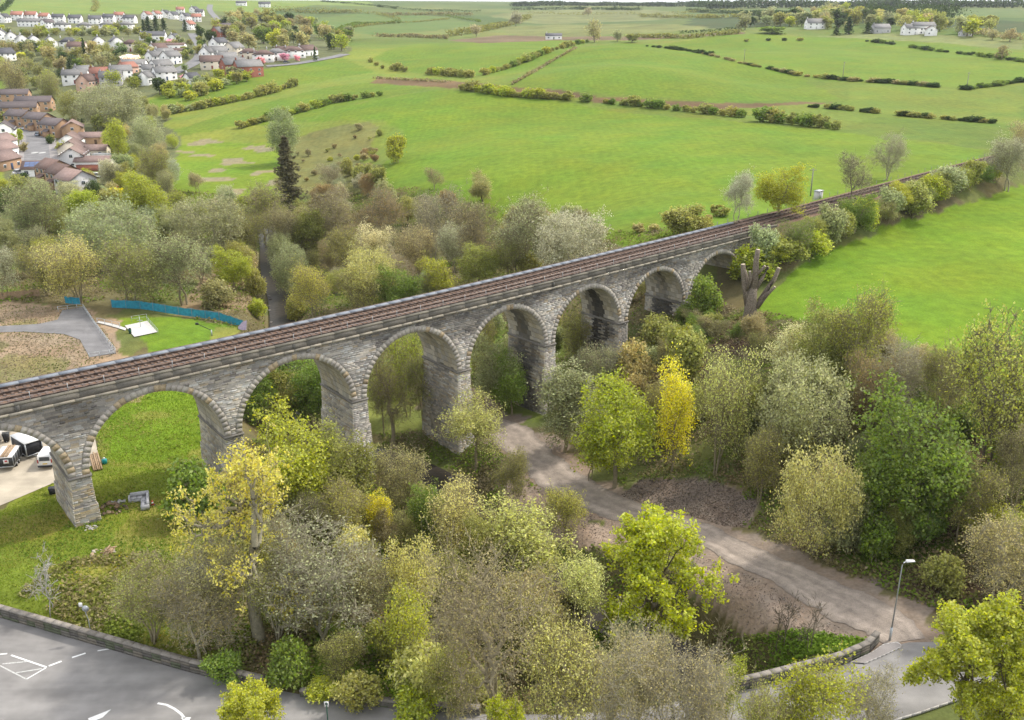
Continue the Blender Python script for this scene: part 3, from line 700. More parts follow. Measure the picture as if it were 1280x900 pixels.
# string course (separate slabs), parapets, coping
def run_box(mb, s0, s1, w0, w1, z0, z1, c, step=1.6):
    st = np.linspace(s0, s1, max(2, int((s1 - s0) / step) + 1))
    for a, b in zip(st[:-1], st[1:]):
        mb.hexa([RP(a, w0, z0), RP(b, w0, z0), RP(b, w1, z0), RP(a, w1, z0), RP(a, w0, z1), RP(b, w0, z1), RP(b, w1, z1), RP(a, w1, z1)], c)
s = S0
while s < S1:
    L = random.uniform(1.3, 2.4); m = MB(); e = min(s + L, S1) - .025; j = random.uniform(-.05, .03)
    tone = np.array((.31, .28, .225)) * random.uniform(.85, 1.08)
    if random.random() < .12: tone = tone * .7
    run_box(m, s, e, -.22 + j, .06, Z_STR, Z_STR + .24, tone, 3); vbuild(m, 'string_course_slab', M_STONE); s = e + .025
s = S0
while s < S1:
    L = random.uniform(2.4, 4.2); e = min(s + L, S1) - .015; m = MB()
    run_box(m, s, e, .0, .42, Z_STR + .24, Z_PAR - .16, np.array((.15, .138, .118)) * random.uniform(.92, 1.1), 2)
    vbuild(m, 'parapet_panel', M_STONE)
    m = MB(); run_box(m, s, e, -.06, .48, Z_PAR - .158, Z_PAR, np.array((.14, .128, .10)) * random.uniform(.9, 1.1), 2); vbuild(m, 'coping_stone', M_STONE)
    s = e + .015
for sb in (PIERS[1] - 4.5, PIERS[2] + 8.4, PIERS[4] - 7.0, PIERS[5] + .6, PIERS[6] + .2):    # small buttress blocks on the parapet
    m = MB(); run_box(m, sb - .18, sb + .18, -.10, -.001, Z_STR + .24, Z_PAR - .17, (.10, .095, .085), 1); vbuild(m, 'parapet_block', M_STONE)
m = MB(); run_box(m, S0, S1, VW - .42, VW, Z_STR + .2, Z_PAR - .36, (.14, .105, .085)); vbuild(m, 'far_parapet', M_STONE)
# deck fill and ballast
M_BALLAST = tinted('rusty_ballast', 'tint', rough=.95, var=.4, scale=1.5, fine=16, bump=.9)
mb = MB(); st = np.concatenate([np.arange(S0, 330, 2.0)])
for a, b in zip(st[:-1], st[1:]):
    za, zb = rail_z(a) + 0.0, rail_z(b) + 0.0
    prof = [(.43, -.25), (1.1, .0), (3.3, .0), (4.0, -.08), (4.7, .0), (6.2, .0), (VW - .43, -.22)] if b <= S1 else [(-.9, -.5), (.6, .0), (3.3, .0), (4.0, -.08), (4.7, .0), (7.3, .0), (8.8, -.5)]
    for (wa, ha), (wb, hb) in zip(prof[:-1], prof[1:]):
        mb.add([RP(a, wa, za + ha), RP(b, wa, zb + ha), RP(b, wb, zb + hb), RP(a, wb, za + hb)], [(0, 1, 2, 3)], (.165, .105, .072))
struct(mb.build('ballast_bed', M_BALLAST))
# tracks
M_RAIL = plain('rusty_rail', (.085, .06, .048), .5, .4, .2, 5)
M_SLEEPER = tinted('timber_sleeper', 'object', rough=.9, var=.3, scale=2, fine=12, bump=.4)
M_SLEEPER_J = tinted('timber_sleepers_far', 'tint', rough=.9, var=.3, scale=2, fine=12, bump=.4)
slp = bevel_box('sleeper', 1, 1, 1, .03, M_SLEEPER)
for wc, lab in ((2.05, 'near railway track with rusty rails along the front parapet'), (5.35, 'far railway track with rusty rails beside the pale walkway')):
    tr = empty('railway_track', RP(0, wc, rail_z(0))); tag(tr, lab, 'railway track', 'the two railway tracks', px=400); To = np.array(tr.location)
    for g in (-.75, .75):
        mb = MB(); st = np.arange(S0, 330, 1.5)
        for a, b in zip(st[:-1], st[1:]):
            za, zb = rail_z(a), rail_z(b)
            for (e0, e1, h0, h1) in ((-.09, .09, .06, .10), (-.045, .045, .10, .25)):
                mb.hexa([RP(a, wc + g + e0, za + h0), RP(b, wc + g + e0, zb + h0), RP(b, wc + g + e1, zb + h0), RP(a, wc + g + e1, za + h0),
                         RP(a, wc + g + e0, za + h1), RP(b, wc + g + e0, zb + h1), RP(b, wc + g + e1, zb + h1), RP(a, wc + g + e1, za + h1)])
        o = mb.build('rail', M_RAIL, tr); o.matrix_parent_inverse = Matrix.Translation(-Vector(To))
    far = MB(); cnt = 0
    for s in np.arange(-9.5, 300, .72):
        t = np.array((.125, .088, .07)) * random.uniform(.85, 1.2); z = rail_z(s)
        if cnt < 240:
            o = link('sleeper', slp, tr, color=t); x, y, zz = RP(s, wc, z - .01); o.location = (x - To[0], y - To[1], zz - To[2])
            o.rotation_euler = (0, 0, math.pi / 2 - heading(s) + random.uniform(-.012, .012)); o.scale = (.27, 2.6, .16)
        else:
            far.hexa([RP(s - .13, wc - 1.3, z - .09), RP(s + .13, wc - 1.3, z - .09), RP(s + .13, wc + 1.3, z - .09), RP(s - .13, wc + 1.3, z - .09),
                      RP(s - .13, wc - 1.3, z + .07), RP(s + .13, wc - 1.3, z + .07), RP(s + .13, wc + 1.3, z + .07), RP(s - .13, wc + 1.3, z + .07)], t)
        cnt += 1
    o = far.build('sleepers_beyond', M_SLEEPER_J, tr); o.matrix_parent_inverse = Matrix.Translation(-Vector(To)); stuff(o)
# walkway panels, each a slab
M_WALK = plain('pale_walkway', (.19, .21, .24), .7, 0, .12, 3)
wk = empty('walkway', RP(0, 7.1, 15.0)); tag(wk, 'pale grey slab walkway running along the far parapet of the viaduct', 'walkway', px=300); Wo = np.array(wk.location)
for s in np.arange(S0, 119, 2.0):
    m = MB(); run_box(m, s, s + 1.97, 6.72, 7.42, rail_z(s) - .1, rail_z(s) + .16 + random.uniform(-.008, .008), (1, 1, 1), 3)
    o = m.build('slab', M_WALK, wk); o.matrix_parent_inverse = Matrix.Translation(-Vector(Wo))
# handrail of thin posts and wires on the near parapet
M_GALV = plain('galvanised_steel', (.42, .44, .45), .45, .6, .1, 6)
M_DARKMETAL = plain('dark_painted_steel', (.05, .052, .055), .5, .4, .1, 6)
gr = empty('guard_rail', RP(0, .2, Z_PAR)); tag(gr, 'thin grey post and wire guard rail on the near parapet', 'railing', px=300); Go = np.array(gr.location)
pm = MB(); pm.tube([(0, 0, 0), (0, 0, 1.0)], .03, 5); pmesh = pm.mesh('rail_post', M_GALV)
for s in np.arange(-10, 118, 3.6):
    x, y, z = RP(s, .2, Z_PAR - .02); o = link('post', pmesh, gr, (x - Go[0], y - Go[1], z - Go[2]))
for hz_ in (.5, .97):
    m = MB(); m.tube([RP(s, .2, Z_PAR + hz_) for s in np.arange(-10, 118, 3.6)], .012, 3)
    o = m.build('wire', M_GALV, gr); o.matrix_parent_inverse = Matrix.Translation(-Vector(Go))
# ---------------------------------------------------------------- trees: prototypes
def leaf_mat(name, trans=.48):
    m, n, l, b = new_mat(name); n.remove(b); out = n['Material Output']
    oi = n.new('ShaderNodeObjectInfo'); a = n.new('ShaderNodeAttribute'); a.attribute_name = 'leafvar'
    sep = n.new('ShaderNodeSeparateColor'); l.new(a.outputs['Color'], sep.inputs[0])
    mr = n.new('ShaderNodeMapRange'); mr.inputs[3].default_value = .62; mr.inputs[4].default_value = 1.42; l.new(sep.outputs[0], mr.inputs[0])
    hs = n.new('ShaderNodeHueSaturation'); l.new(oi.outputs['Color'], hs.inputs['Color']); l.new(mr.outputs[0], hs.inputs['Value'])
    mh = n.new('ShaderNodeMapRange'); mh.inputs[3].default_value = .485; mh.inputs[4].default_value = .515; l.new(sep.outputs[1], mh.inputs[0]); l.new(mh.outputs[0], hs.inputs['Hue'])
    ms = n.new('ShaderNodeMapRange'); ms.inputs[3].default_value = .78; ms.inputs[4].default_value = 1.1; l.new(sep.outputs[2], ms.inputs[0]); l.new(ms.outputs[0], hs.inputs['Saturation'])
    d = n.new('ShaderNodeBsdfDiffuse'); t = n.new('ShaderNodeBsdfTranslucent'); x = n.new('ShaderNodeMixShader'); x.inputs[0].default_value = trans
    l.new(hs.outputs[0], d.inputs['Color']); l.new(hs.outputs[0], t.inputs['Color']); l.new(d.outputs[0], x.inputs[1]); l.new(t.outputs[0], x.inputs[2]); l.new(x.outputs[0], out.inputs['Surface'])
    return m
M_LEAF = leaf_mat('spring_leaves')
M_BARK = tinted('bark', 'object', rough=.95, var=.35, scale=3, fine=20, bump=.6)
def bark_far():
    m, n, l, b = new_mat('bark_far'); b.inputs['Base Color'].default_value = (.085, .07, .055, 1); b.inputs['Roughness'].default_value = .95
    nz = n.new('ShaderNodeTexNoise'); nz.inputs['Scale'].default_value = 4; mr = n.new('ShaderNodeMapRange'); mr.inputs[3].default_value = .6; mr.inputs[4].default_value = 1.4
    l.new(nz.outputs['Fac'], mr.inputs[0]); s = n.new('ShaderNodeVectorMath'); s.operation = 'SCALE'; s.inputs[0].default_value = (.17, .14, .11); l.new(mr.outputs[0], s.inputs['Scale']); l.new(s.outputs[0], b.inputs['Base Color'])
    return m
M_BARKF = bark_far()

def crown_targets(r, n, shape, lumps=7, shell=.72, clump=0, clump_r=.16):
    """points in a unit crown: x,y in -1..1, z in 0..1"""
    pts = []
    if shape == 'dome':        # several overlapping lobes
        L = [(np.array([0, 0, .5]), np.array([.62, .62, .42]))]
        for _ in range(lumps):
            a = r.uniform(0, 6.28); q = r.uniform(.3, .72); L.append((np.array([q * math.cos(a), q * math.sin(a), r.uniform(.2, .84)]), np.array([.36, .36, .22]) * r.uniform(.6, 1.2)))
    elif shape == 'round':
        L = [(np.array([0, 0, .5]), np.array([.92, .92, .5]))]
        for _ in range(lumps):
            a = r.uniform(0, 6.28); q = r.uniform(.5, .75); L.append((np.array([q * math.cos(a), q * math.sin(a), r.uniform(.25, .75)]), np.array([.28, .28, .2]) * r.uniform(.7, 1.2)))
    elif shape == 'tall':
        L = [(np.array([0, 0, .5]), np.array([.6, .6, .5]))]
        for _ in range(lumps):
            a = r.uniform(0, 6.28); q = r.uniform(.3, .6); L.append((np.array([q * math.cos(a), q * math.sin(a), r.uniform(.15, .8)]), np.array([.36, .36, .2]) * r.uniform(.7, 1.2)))
    elif shape == 'vase':
        L = []
        for _ in range(lumps + 4):
            a = r.uniform(0, 6.28); z = r.uniform(.25, .85); q = r.uniform(.15, .7) * (.45 + .7 * z); L.append((np.array([q * math.cos(a), q * math.sin(a), z]), np.array([.34, .34, .2]) * r.uniform(.8, 1.3)))
    elif shape == 'open':      # few separate flattened masses
        L = []
        for k in range(lumps):
            a = k * 2.4 + r.uniform(-.4, .4); z = .15 + .8 * (k + .5) / lumps; q = r.uniform(.3, .75) * math.sin(math.pi * (.2 + .72 * z)) ; L.append((np.array([q * math.cos(a), q * math.sin(a), z]), np.array([.34, .34, .13]) * r.uniform(.8, 1.25)))
    vol = np.array([np.prod(b) ** .75 for a, b in L]); vol /= vol.sum()
    idx = r.choice(len(L), n, p=vol)
    d = r.normal(size=(n, 3)); d /= np.linalg.norm(d, axis=1)[:, None]
    rad = np.where(r.random(n) < shell, r.uniform(.72, 1.02, n), r.uniform(.1, .8, n))
    P = np.array([L[i][0] for i in idx]) + d * rad[:, None] * np.array([L[i][1] for i in idx])
    if clump:
        c = P[r.choice(n, clump, replace=False)]
        P = c[r.integers(0, clump, n)] + r.normal(size=(n, 3)) * clump_r * np.array([.5, .5, .28])
    st = (r.random(n) < .1) & (clump == 0); cz = np.array([0, 0, .4]); P[st] = cz + (P[st] - cz) * r.uniform(1.05, 1.32, (st.sum(), 1))      # stray leaders break the outline
    P[:, 2] = np.clip(P[:, 2], .02, 1.12)
    return P
def grow(r, T, base, trunk_top, r0, spread=.5, stems=1, wander=.08):
    """skeleton from base to every target; returns segments (p,q,rp,rq) and tips (p,dir)"""
    segs, tips = [], []
    def rad(n, N): return max(r0 * (n / N) ** .5, .006)
    N = len(T)
    def rec(p, idx, depth, rp):
        n = len(idx)
        if n <= 3 or depth > 11:
            for i in idx:
                q = T[i]; mid = (p + q) / 2 + r.normal(size=3) * np.linalg.norm(q - p) * .09
                segs.append((p, mid, min(rp, rad(1.6, N)), rad(1, N) * .8)); segs.append((mid, q, rad(1, N) * .8, .004)); tips.append((q, q - mid))
            return
        k = 2 if r.random() < .62 or n < 8 else 3
        S = T[idx]; c = S[r.choice(n, k, replace=False)]
        for _ in range(2):
            lab = np.argmin(((S[:, None] - c[None]) ** 2).sum(-1), 1)
            c = np.array([S[lab == j].mean(0) if (lab == j).any() else c[j] for j in range(k)])
        for j in range(k):
            sub = idx[lab == j]
            if not len(sub): continue
            f = r.uniform(.36, .52) if n > 12 else r.uniform(.5, .7)
            q = p + (c[j] - p) * f; L = np.linalg.norm(q - p); q = q + r.normal(size=3) * L * wander; rq = rad(len(sub), N)
            rs = min(rp, rq * 1.25)
            mid = (p + q) / 2 + r.normal(size=3) * L * wander; mid[2] += L * .05
            segs.append((p, mid, rs, (rs + rq) / 2)); segs.append((mid, q, (rs + rq) / 2, rq)); rec(q, sub, depth + 1, rq)
    base = np.asarray(base, float)
    if stems == 1:
        top = np.asarray(trunk_top, float); mid = (base + top) / 2 + r.normal(size=3) * .05 * np.linalg.norm(top - base)
        segs.append((base - np.array([0, 0, .35]), mid, r0 * 1.3, r0 * 1.08)); segs.append((mid, top, r0 * 1.08, r0)); rec(top, np.arange(N), 0, r0)
    else:
        c = T[r.choice(N, stems, replace=False)]; lab = np.argmin(((T[:, None, :2] - c[None, :, :2]) ** 2).sum(-1), 1)
        for j in range(stems):
            idx = np.where(lab == j)[0]
            if not len(idx): continue
            b = base + np.array([*(r.normal(size=2) * .25), -.3]); m = T[idx].mean(0); top = b + (m - b) * .4 + np.array([0, 0, .25 * (trunk_top[2])]); rr = r0 * .75
            mid = (b + top) / 2 + r.normal(size=3) * .05 * np.linalg.norm(top - b)
            segs.append((b, mid, rr, rr * .9)); segs.append((mid, top, rr * .9, rr * .8)); rec(top, idx, 1, rr * .8)
    return segs, tips
def seg_mesh(segs, minr=.012, sides_big=6):
    A = np.array([s[0] for s in segs]); B = np.array([s[1] for s in segs]); ra = np.maximum([s[2] for s in segs], minr); rb = np.maximum([s[3] for s in segs], minr * .75)
    V, F, off = [], [], 0
    for big in (True, False):
        m = (ra > .06) == big
        if not m.any(): continue
        k = sides_big if big else 3
        a, b, x, y = A[m], B[m], ra[m], rb[m]; t = b - a; t /= (np.linalg.norm(t, axis=1)[:, None] + 1e-9)
        u = np.cross(t, np.where(np.abs(t[:, 2:3]) < .9, [[0, 0, 1.]], [[1., 0, 0]])); u /= np.linalg.norm(u, axis=1)[:, None]; w = np.cross(t, u)
        g = 2 * np.pi * np.arange(k) / k; cs, sn = np.cos(g), np.sin(g)
        ring = lambda c, r_: c[:, None] + r_[:, None, None] * (cs[None, :, None] * u[:, None] + sn[None, :, None] * w[:, None])
        v = np.concatenate([ring(a, x), ring(b, y)], 1).reshape(-1, 3); n = m.sum(); base_i = np.arange(n)[:, None] * 2 * k + off
        j = np.arange(k); j2 = (j + 1) % k
        f = np.stack([base_i + j, base_i + j2, base_i + k + j2, base_i + k + j], -1).reshape(-1, 4); V.append(v); F.append(f); off += len(v)
    return np.concatenate(V), np.concatenate(F)
def leaf_cards(r, P, size, elong=1.6, up=.35, sizevar=.35):
    n = len(P); nrm = r.normal(size=(n, 3)); nrm[:, 2] = np.abs(nrm[:, 2]) + up; nrm /= np.linalg.norm(nrm, axis=1)[:, None]
    u = np.cross(nrm, r.normal(size=(n, 3))); u /= np.linalg.norm(u, axis=1)[:, None]; w = np.cross(nrm, u)
    s = (size * r.uniform(1 - sizevar, 1 + sizevar, n))[:, None] / 2
    V = np.stack([P - u * s * elong, P - w * s + nrm * s * .25, P + u * s * elong, P + w * s + nrm * s * .25], 1).reshape(-1, 3)
    Fq = np.arange(4 * n).reshape(-1, 4)
    c = r.random((n, 3)); return V, Fq, np.repeat(c, 4, 0)
PROTO = {}
def proto(key, seed, H=10.0, W_=8.0, clear=.18, n=420, shape='dome', lumps=7, shell=.72, clump=0, clump_r=.3, leaves=8, lsize=.3, lspread=.35, r0=.2, stems=1, twig=0, wander=.08, ttop=None, small=False, minr=.014, elong=1.5, lfrac=1.0):
    r = np.random.default_rng(seed)
    T = crown_targets(r, n, shape, lumps, shell, clump, clump_r / W_ * 4)
    T = T * np.array([W_ / 2, W_ / 2, H * (1 - clear)]) + np.array([0, 0, H * clear])
    top = np.array([r.normal() * .15, r.normal() * .15, H * (ttop if ttop else clear + .12)])
    segs, tips = grow(r, T, (0, 0, 0), top, r0, stems=stems, wander=wander)
    tp = np.array([t[0] for t in tips]); td = np.array([t[1] for t in tips]); td /= (np.linalg.norm(td, axis=1)[:, None] + 1e-9)
    for _ in range(twig):       # fine twigs fanning from each tip
        d = td + r.normal(size=td.shape) * .55; d[:, 2] += .25; d /= np.linalg.norm(d, axis=1)[:, None]
        L = r.uniform(.25, .8, len(tp))[:, None] * H / 10; b0 = tp - td * r.uniform(0, .5, len(tp))[:, None]
        segs += list(zip(b0, b0 + d * L, np.full(len(tp), .012), np.full(len(tp), .006)))
    BV, BF = seg_mesh(segs, minr)
    if leaves > 0:
        k = max(1, int(leaves)); sel = tp[r.random(len(tp)) < lfrac] if lfrac < 1 else tp
        P = np.repeat(sel, k, 0) + r.normal(size=(len(sel) * k, 3)) * lspread * np.array([1, 1, .7])
        LV, LF, LC = leaf_cards(r, P, lsize, elong)
    else: LV, LF, LC = np.zeros((0, 3)), np.zeros((0, 4), int), np.zeros((0, 3))
    if small:
        V = np.concatenate([BV, LV]); Fq = np.concatenate([BF, LF + len(BV)]); mi = np.r_[np.zeros(len(BF)), np.ones(len(LF))]
        me = mesh_np(key, V, Fq, [M_BARKF, M_LEAF], {'leafvar': np.concatenate([np.full((len(BV), 3), .5), LC])}, midx=mi)
        PROTO[key] = dict(H=H, W=W_, one=me)
    else:
        bm_ = mesh_np(key + '_trunk', BV, BF, M_BARK, smooth=True); lm_ = mesh_np(key + '_crown', LV, LF, M_LEAF, {'leafvar': LC}) if len(LF) else None
        PROTO[key] = dict(H=H, W=W_, bark=bm_, leaf=lm_)
# big trees, in view close up
for v in (0, 1, 2):
    proto(f'bare{v}', 10 + v, 11, 9, .12, 900, 'dome', 8, .7, leaves=6, lsize=.1, lspread=.36, r0=.17, stems=[1, 3, 2][v], twig=3, minr=.016)
    proto(f'haze{v}', 20 + v, 10, 9, .14, 950, 'dome', 10, .55, leaves=10, lsize=.115, lspread=.36, r0=.15, stems=[3, 2, 4][v], twig=3, minr=.015)
    proto(f'leafy{v}', 30 + v, 11, 9, .10, 650, 'dome', 10, .78, leaves=22, lsize=.17, lspread=.36, r0=.2, stems=[1, 2, 1][v])
    proto(f'willow{v}', 40 + v, 8, 10, .04, 1000, 'round', 9, .85, leaves=13, lsize=.145, lspread=.32, r0=.14, stems=5, twig=1)
    proto(f'sparse{v}', 50 + v, 10, 9, .14, 620, 'vase', 9, .6, leaves=14, lsize=.13, lspread=.3, r0=.14, stems=[2, 1, 3][v], twig=2)
    proto(f'tall{v}', 60 + v, 13, 6, .10, 650, 'tall', 9, .75, leaves=14, lsize=.16, lspread=.32, r0=.15, stems=[2, 3, 1][v], twig=1)
    proto(f'shrub{v}', 70 + v, 4, 4.5, .0, 420, 'dome', 7, .75, leaves=12, lsize=.17, lspread=.22, r0=.06, stems=6, twig=1)
for v in (0, 1):
    proto(f'clumpy{v}', 80 + v, 11, 10, .14, 640, 'open', 12, .6, clump=38, clump_r=.5, leaves=40, lsize=.16, lspread=.22, r0=.24, stems=1, wander=.14)
    proto(f'oak{v}', 84 + v, 13, 11, .18, 520, 'open', 11, .6, clump=46, clump_r=.55, leaves=16, lsize=.14, lspread=.2, r0=.42, stems=1, wander=.17, ttop=.42)
    proto(f'sapling{v}', 88 + v, 6, 4, .1, 90, 'vase', 6, .6, leaves=0, r0=.08, stems=2, twig=3, minr=.018)
    proto(f'ash{v}', 90 + v, 12, 10, .15, 760, 'vase', 10, .72, leaves=9, lsize=.085, lspread=.42, r0=.3, stems=1, twig=2, wander=.12, ttop=.3)
# far trees: one mesh each
for v in (0, 1, 2):
    proto(f'far_leafy{v}', 110 + v, 10, 9, .06, 170, 'dome', 8, .8, leaves=9, lsize=.62, lspread=.42, r0=.22, small=True, minr=.03)
    proto(f'far_bare{v}', 120 + v, 10, 9, .10, 230, 'dome', 7, .7, leaves=5, lsize=.4, lspread=.5, r0=.2, twig=2, small=True, minr=.035)
    proto(f'far_bush{v}', 130 + v, 3.2, 4, .0, 110, 'round', 6, .8, leaves=9, lsize=.38, lspread=.25, r0=.05, stems=4, small=True, minr=.02)
def conifer(key, seed, H=14, W_=6, small=True, ragged=.25):
    r = np.random.default_rng(seed); segs = [(np.array([0, 0, -.3]), np.array([0, 0, H * .5]), .22, .13), (np.array([0, 0, H * .5]), np.array([0, 0, H]), .13, .02)]; P = []
    nb = 90 if small else 210
    for i in range(nb):
        z = H * (.06 + .92 * (i / nb) ** .9); L = W_ / 2 * (1 - z / H) ** .8 * r.uniform(1 - ragged * 2, 1.1) + .15; a = r.uniform(0, 6.28)
        d = np.array([math.cos(a), math.sin(a), -.22 + r.normal() * .08]); b = np.array([0, 0, z]); segs.append((b, b + d * L, .04, .012))
        t = r.uniform(.2, 1.02, 9 if small else 20); P.append(b + d * L * t[:, None] + r.normal(size=(len(t), 3)) * np.array([.18, .18, .1]) * L ** .5)
    P = np.concatenate(P); BV, BF = seg_mesh(segs, .02); LV, LF, LC = leaf_cards(r, P, .62 if small else .4, 1.4, up=.1)
    if small:
        V = np.concatenate([BV, LV]); Fq = np.concatenate([BF, LF + len(BV)])
        PROTO[key] = dict(H=H, W=W_, one=mesh_np(key, V, Fq, [M_BARKF, M_LEAF], {'leafvar': np.concatenate([np.full((len(BV), 3), .5), LC])}, midx=np.r_[np.zeros(len(BF)), np.ones(len(LF))]))
    else: PROTO[key] = dict(H=H, W=W_, bark=mesh_np(key + 't', BV, BF, M_BARK), leaf=mesh_np(key + 'c', LV, LF, M_LEAF, {'leafvar': LC}))
conifer('far_conifer0', 140); conifer('far_conifer1', 141, 12, 7); conifer('conifer0', 142, 16, 7, False, .35)

TINT = dict(lime=((.31,.305,.03), 'yellow-lime'),ragged=((.085,.08,.04), 'ragged dark'),   # leaf colour, words
 gold=((.28,.27,.05), 'golden'), pale=((.33,.32,.10), 'pale yellow'), cream=((.42,.40,.20), 'cream blossoming'), ygreen=((.245,.265,.028), 'yellow-green'), bright=((.255,.275,.02), 'bright lime green'),
 green=((.12,.165,.028), 'mid green'), dark=((.045,.07,.02), 'dark green'), olive=((.20,.20,.05), 'olive'), greyg=((.215,.23,.105), 'grey-green'), silver=((.28,.29,.18), 'silvery'),
 tan=((.27,.24,.10), 'tan'), brown=((.215,.19,.08), 'brown budding'), rust=((.215,.165,.07), 'rust brown'), grey=((.25,.24,.14), 'grey twiggy'), yellow=((.40,.375,.02), 'bright yellow'), pink=((.50,.27,.30), 'pink blossoming'), white=((.55,.50,.45), 'white blossoming'), orange=((.4,.14,.03), 'orange'))
BARKC = dict(grey=(.33, .30, .21), brown=(.27, .23, .145), dark=(.15, .125, .09), white=(.42, .40, .36))
KINDW = dict(bare='leafless tree', haze='budding tree', leafy='leafy tree', willow='rounded willow', sparse='thin spreading tree', tall='tall slender tree', shrub='shrub', clumpy='maple tree with clumped leaves', oak='gnarled oak', sapling='bare sapling', ash='wide limbed tree', conifer='conifer', far_leafy='leafy tree', far_bare='bare tree', far_bush='bush', far_conifer='conifer')
CATW = lambda k: 'shrub' if ('shrub' in k or 'bush' in k) else 'tree'
_tc = [0]
TREE_POS = []
def put_tree(kind, x, y, h, w, tint, place, group, bark='brown', px=0, name=None, label=None, z=None):
    _tc[0] += 1; i = _tc[0]; nv = sum(1 for k in PROTO if k[:-1] == kind); pr = PROTO[f'{kind}{i * 7 % nv}']
    if z is None: z = zf1(x, y)
    c, word = TINT[tint]; j = np.array(c) * 1.95 * random.uniform(.88, 1.14) * np.array((random.uniform(.93, 1.07), 1, random.uniform(.9, 1.1)))
    nm = name or KINDW[kind].replace(' with clumped leaves', '').replace('-', '_').replace(' ', '_')
    lab = label or f'{word} {KINDW[kind]} {place}'
    rz = random.uniform(0, 6.28)
    if 'one' in pr:
        o = link(nm, pr['one'], None, (x, y, z), j); o.rotation_euler = (0, 0, rz)
        o.scale = (w / pr['W'], w / pr['W'] * random.uniform(.92, 1.08), h / pr['H'])
    else:
        o = empty(nm, (x, y, z), rz); o.scale = (w / pr['W'], w / pr['W'] * random.uniform(.92, 1.08), h / pr['H'])
        b = np.array(BARKC[bark]) * random.uniform(.85, 1.15)
        link('trunk', pr['bark'], o, color=b)
        if pr['leaf'] is not None: link('crown', pr['leaf'], o, color=j)
    tag(o, lab, CATW(kind), group, px); TREE_POS.append((x, y, w)); return o
def px_tree(kind, x, yt, yb, wpx, tint, place, group='trees of the valley wood', bark='brown', **kw):
    """tree whose foot, top and width were read off the photograph"""
    p = hit(x, yb); _, _, fw = proj(p); hpx = yb - yt
    lo, hi = .3, 60.
    for _ in range(30):
        m = (lo + hi) / 2
        if proj((p[0], p[1], p[2] + m))[1] > yt: lo = m
        else: hi = m
    return put_tree(kind, p[0], p[1], lo, wpx * fw / F_PX, tint, place, group, bark, px=x, z=p[2] - .05, **kw)
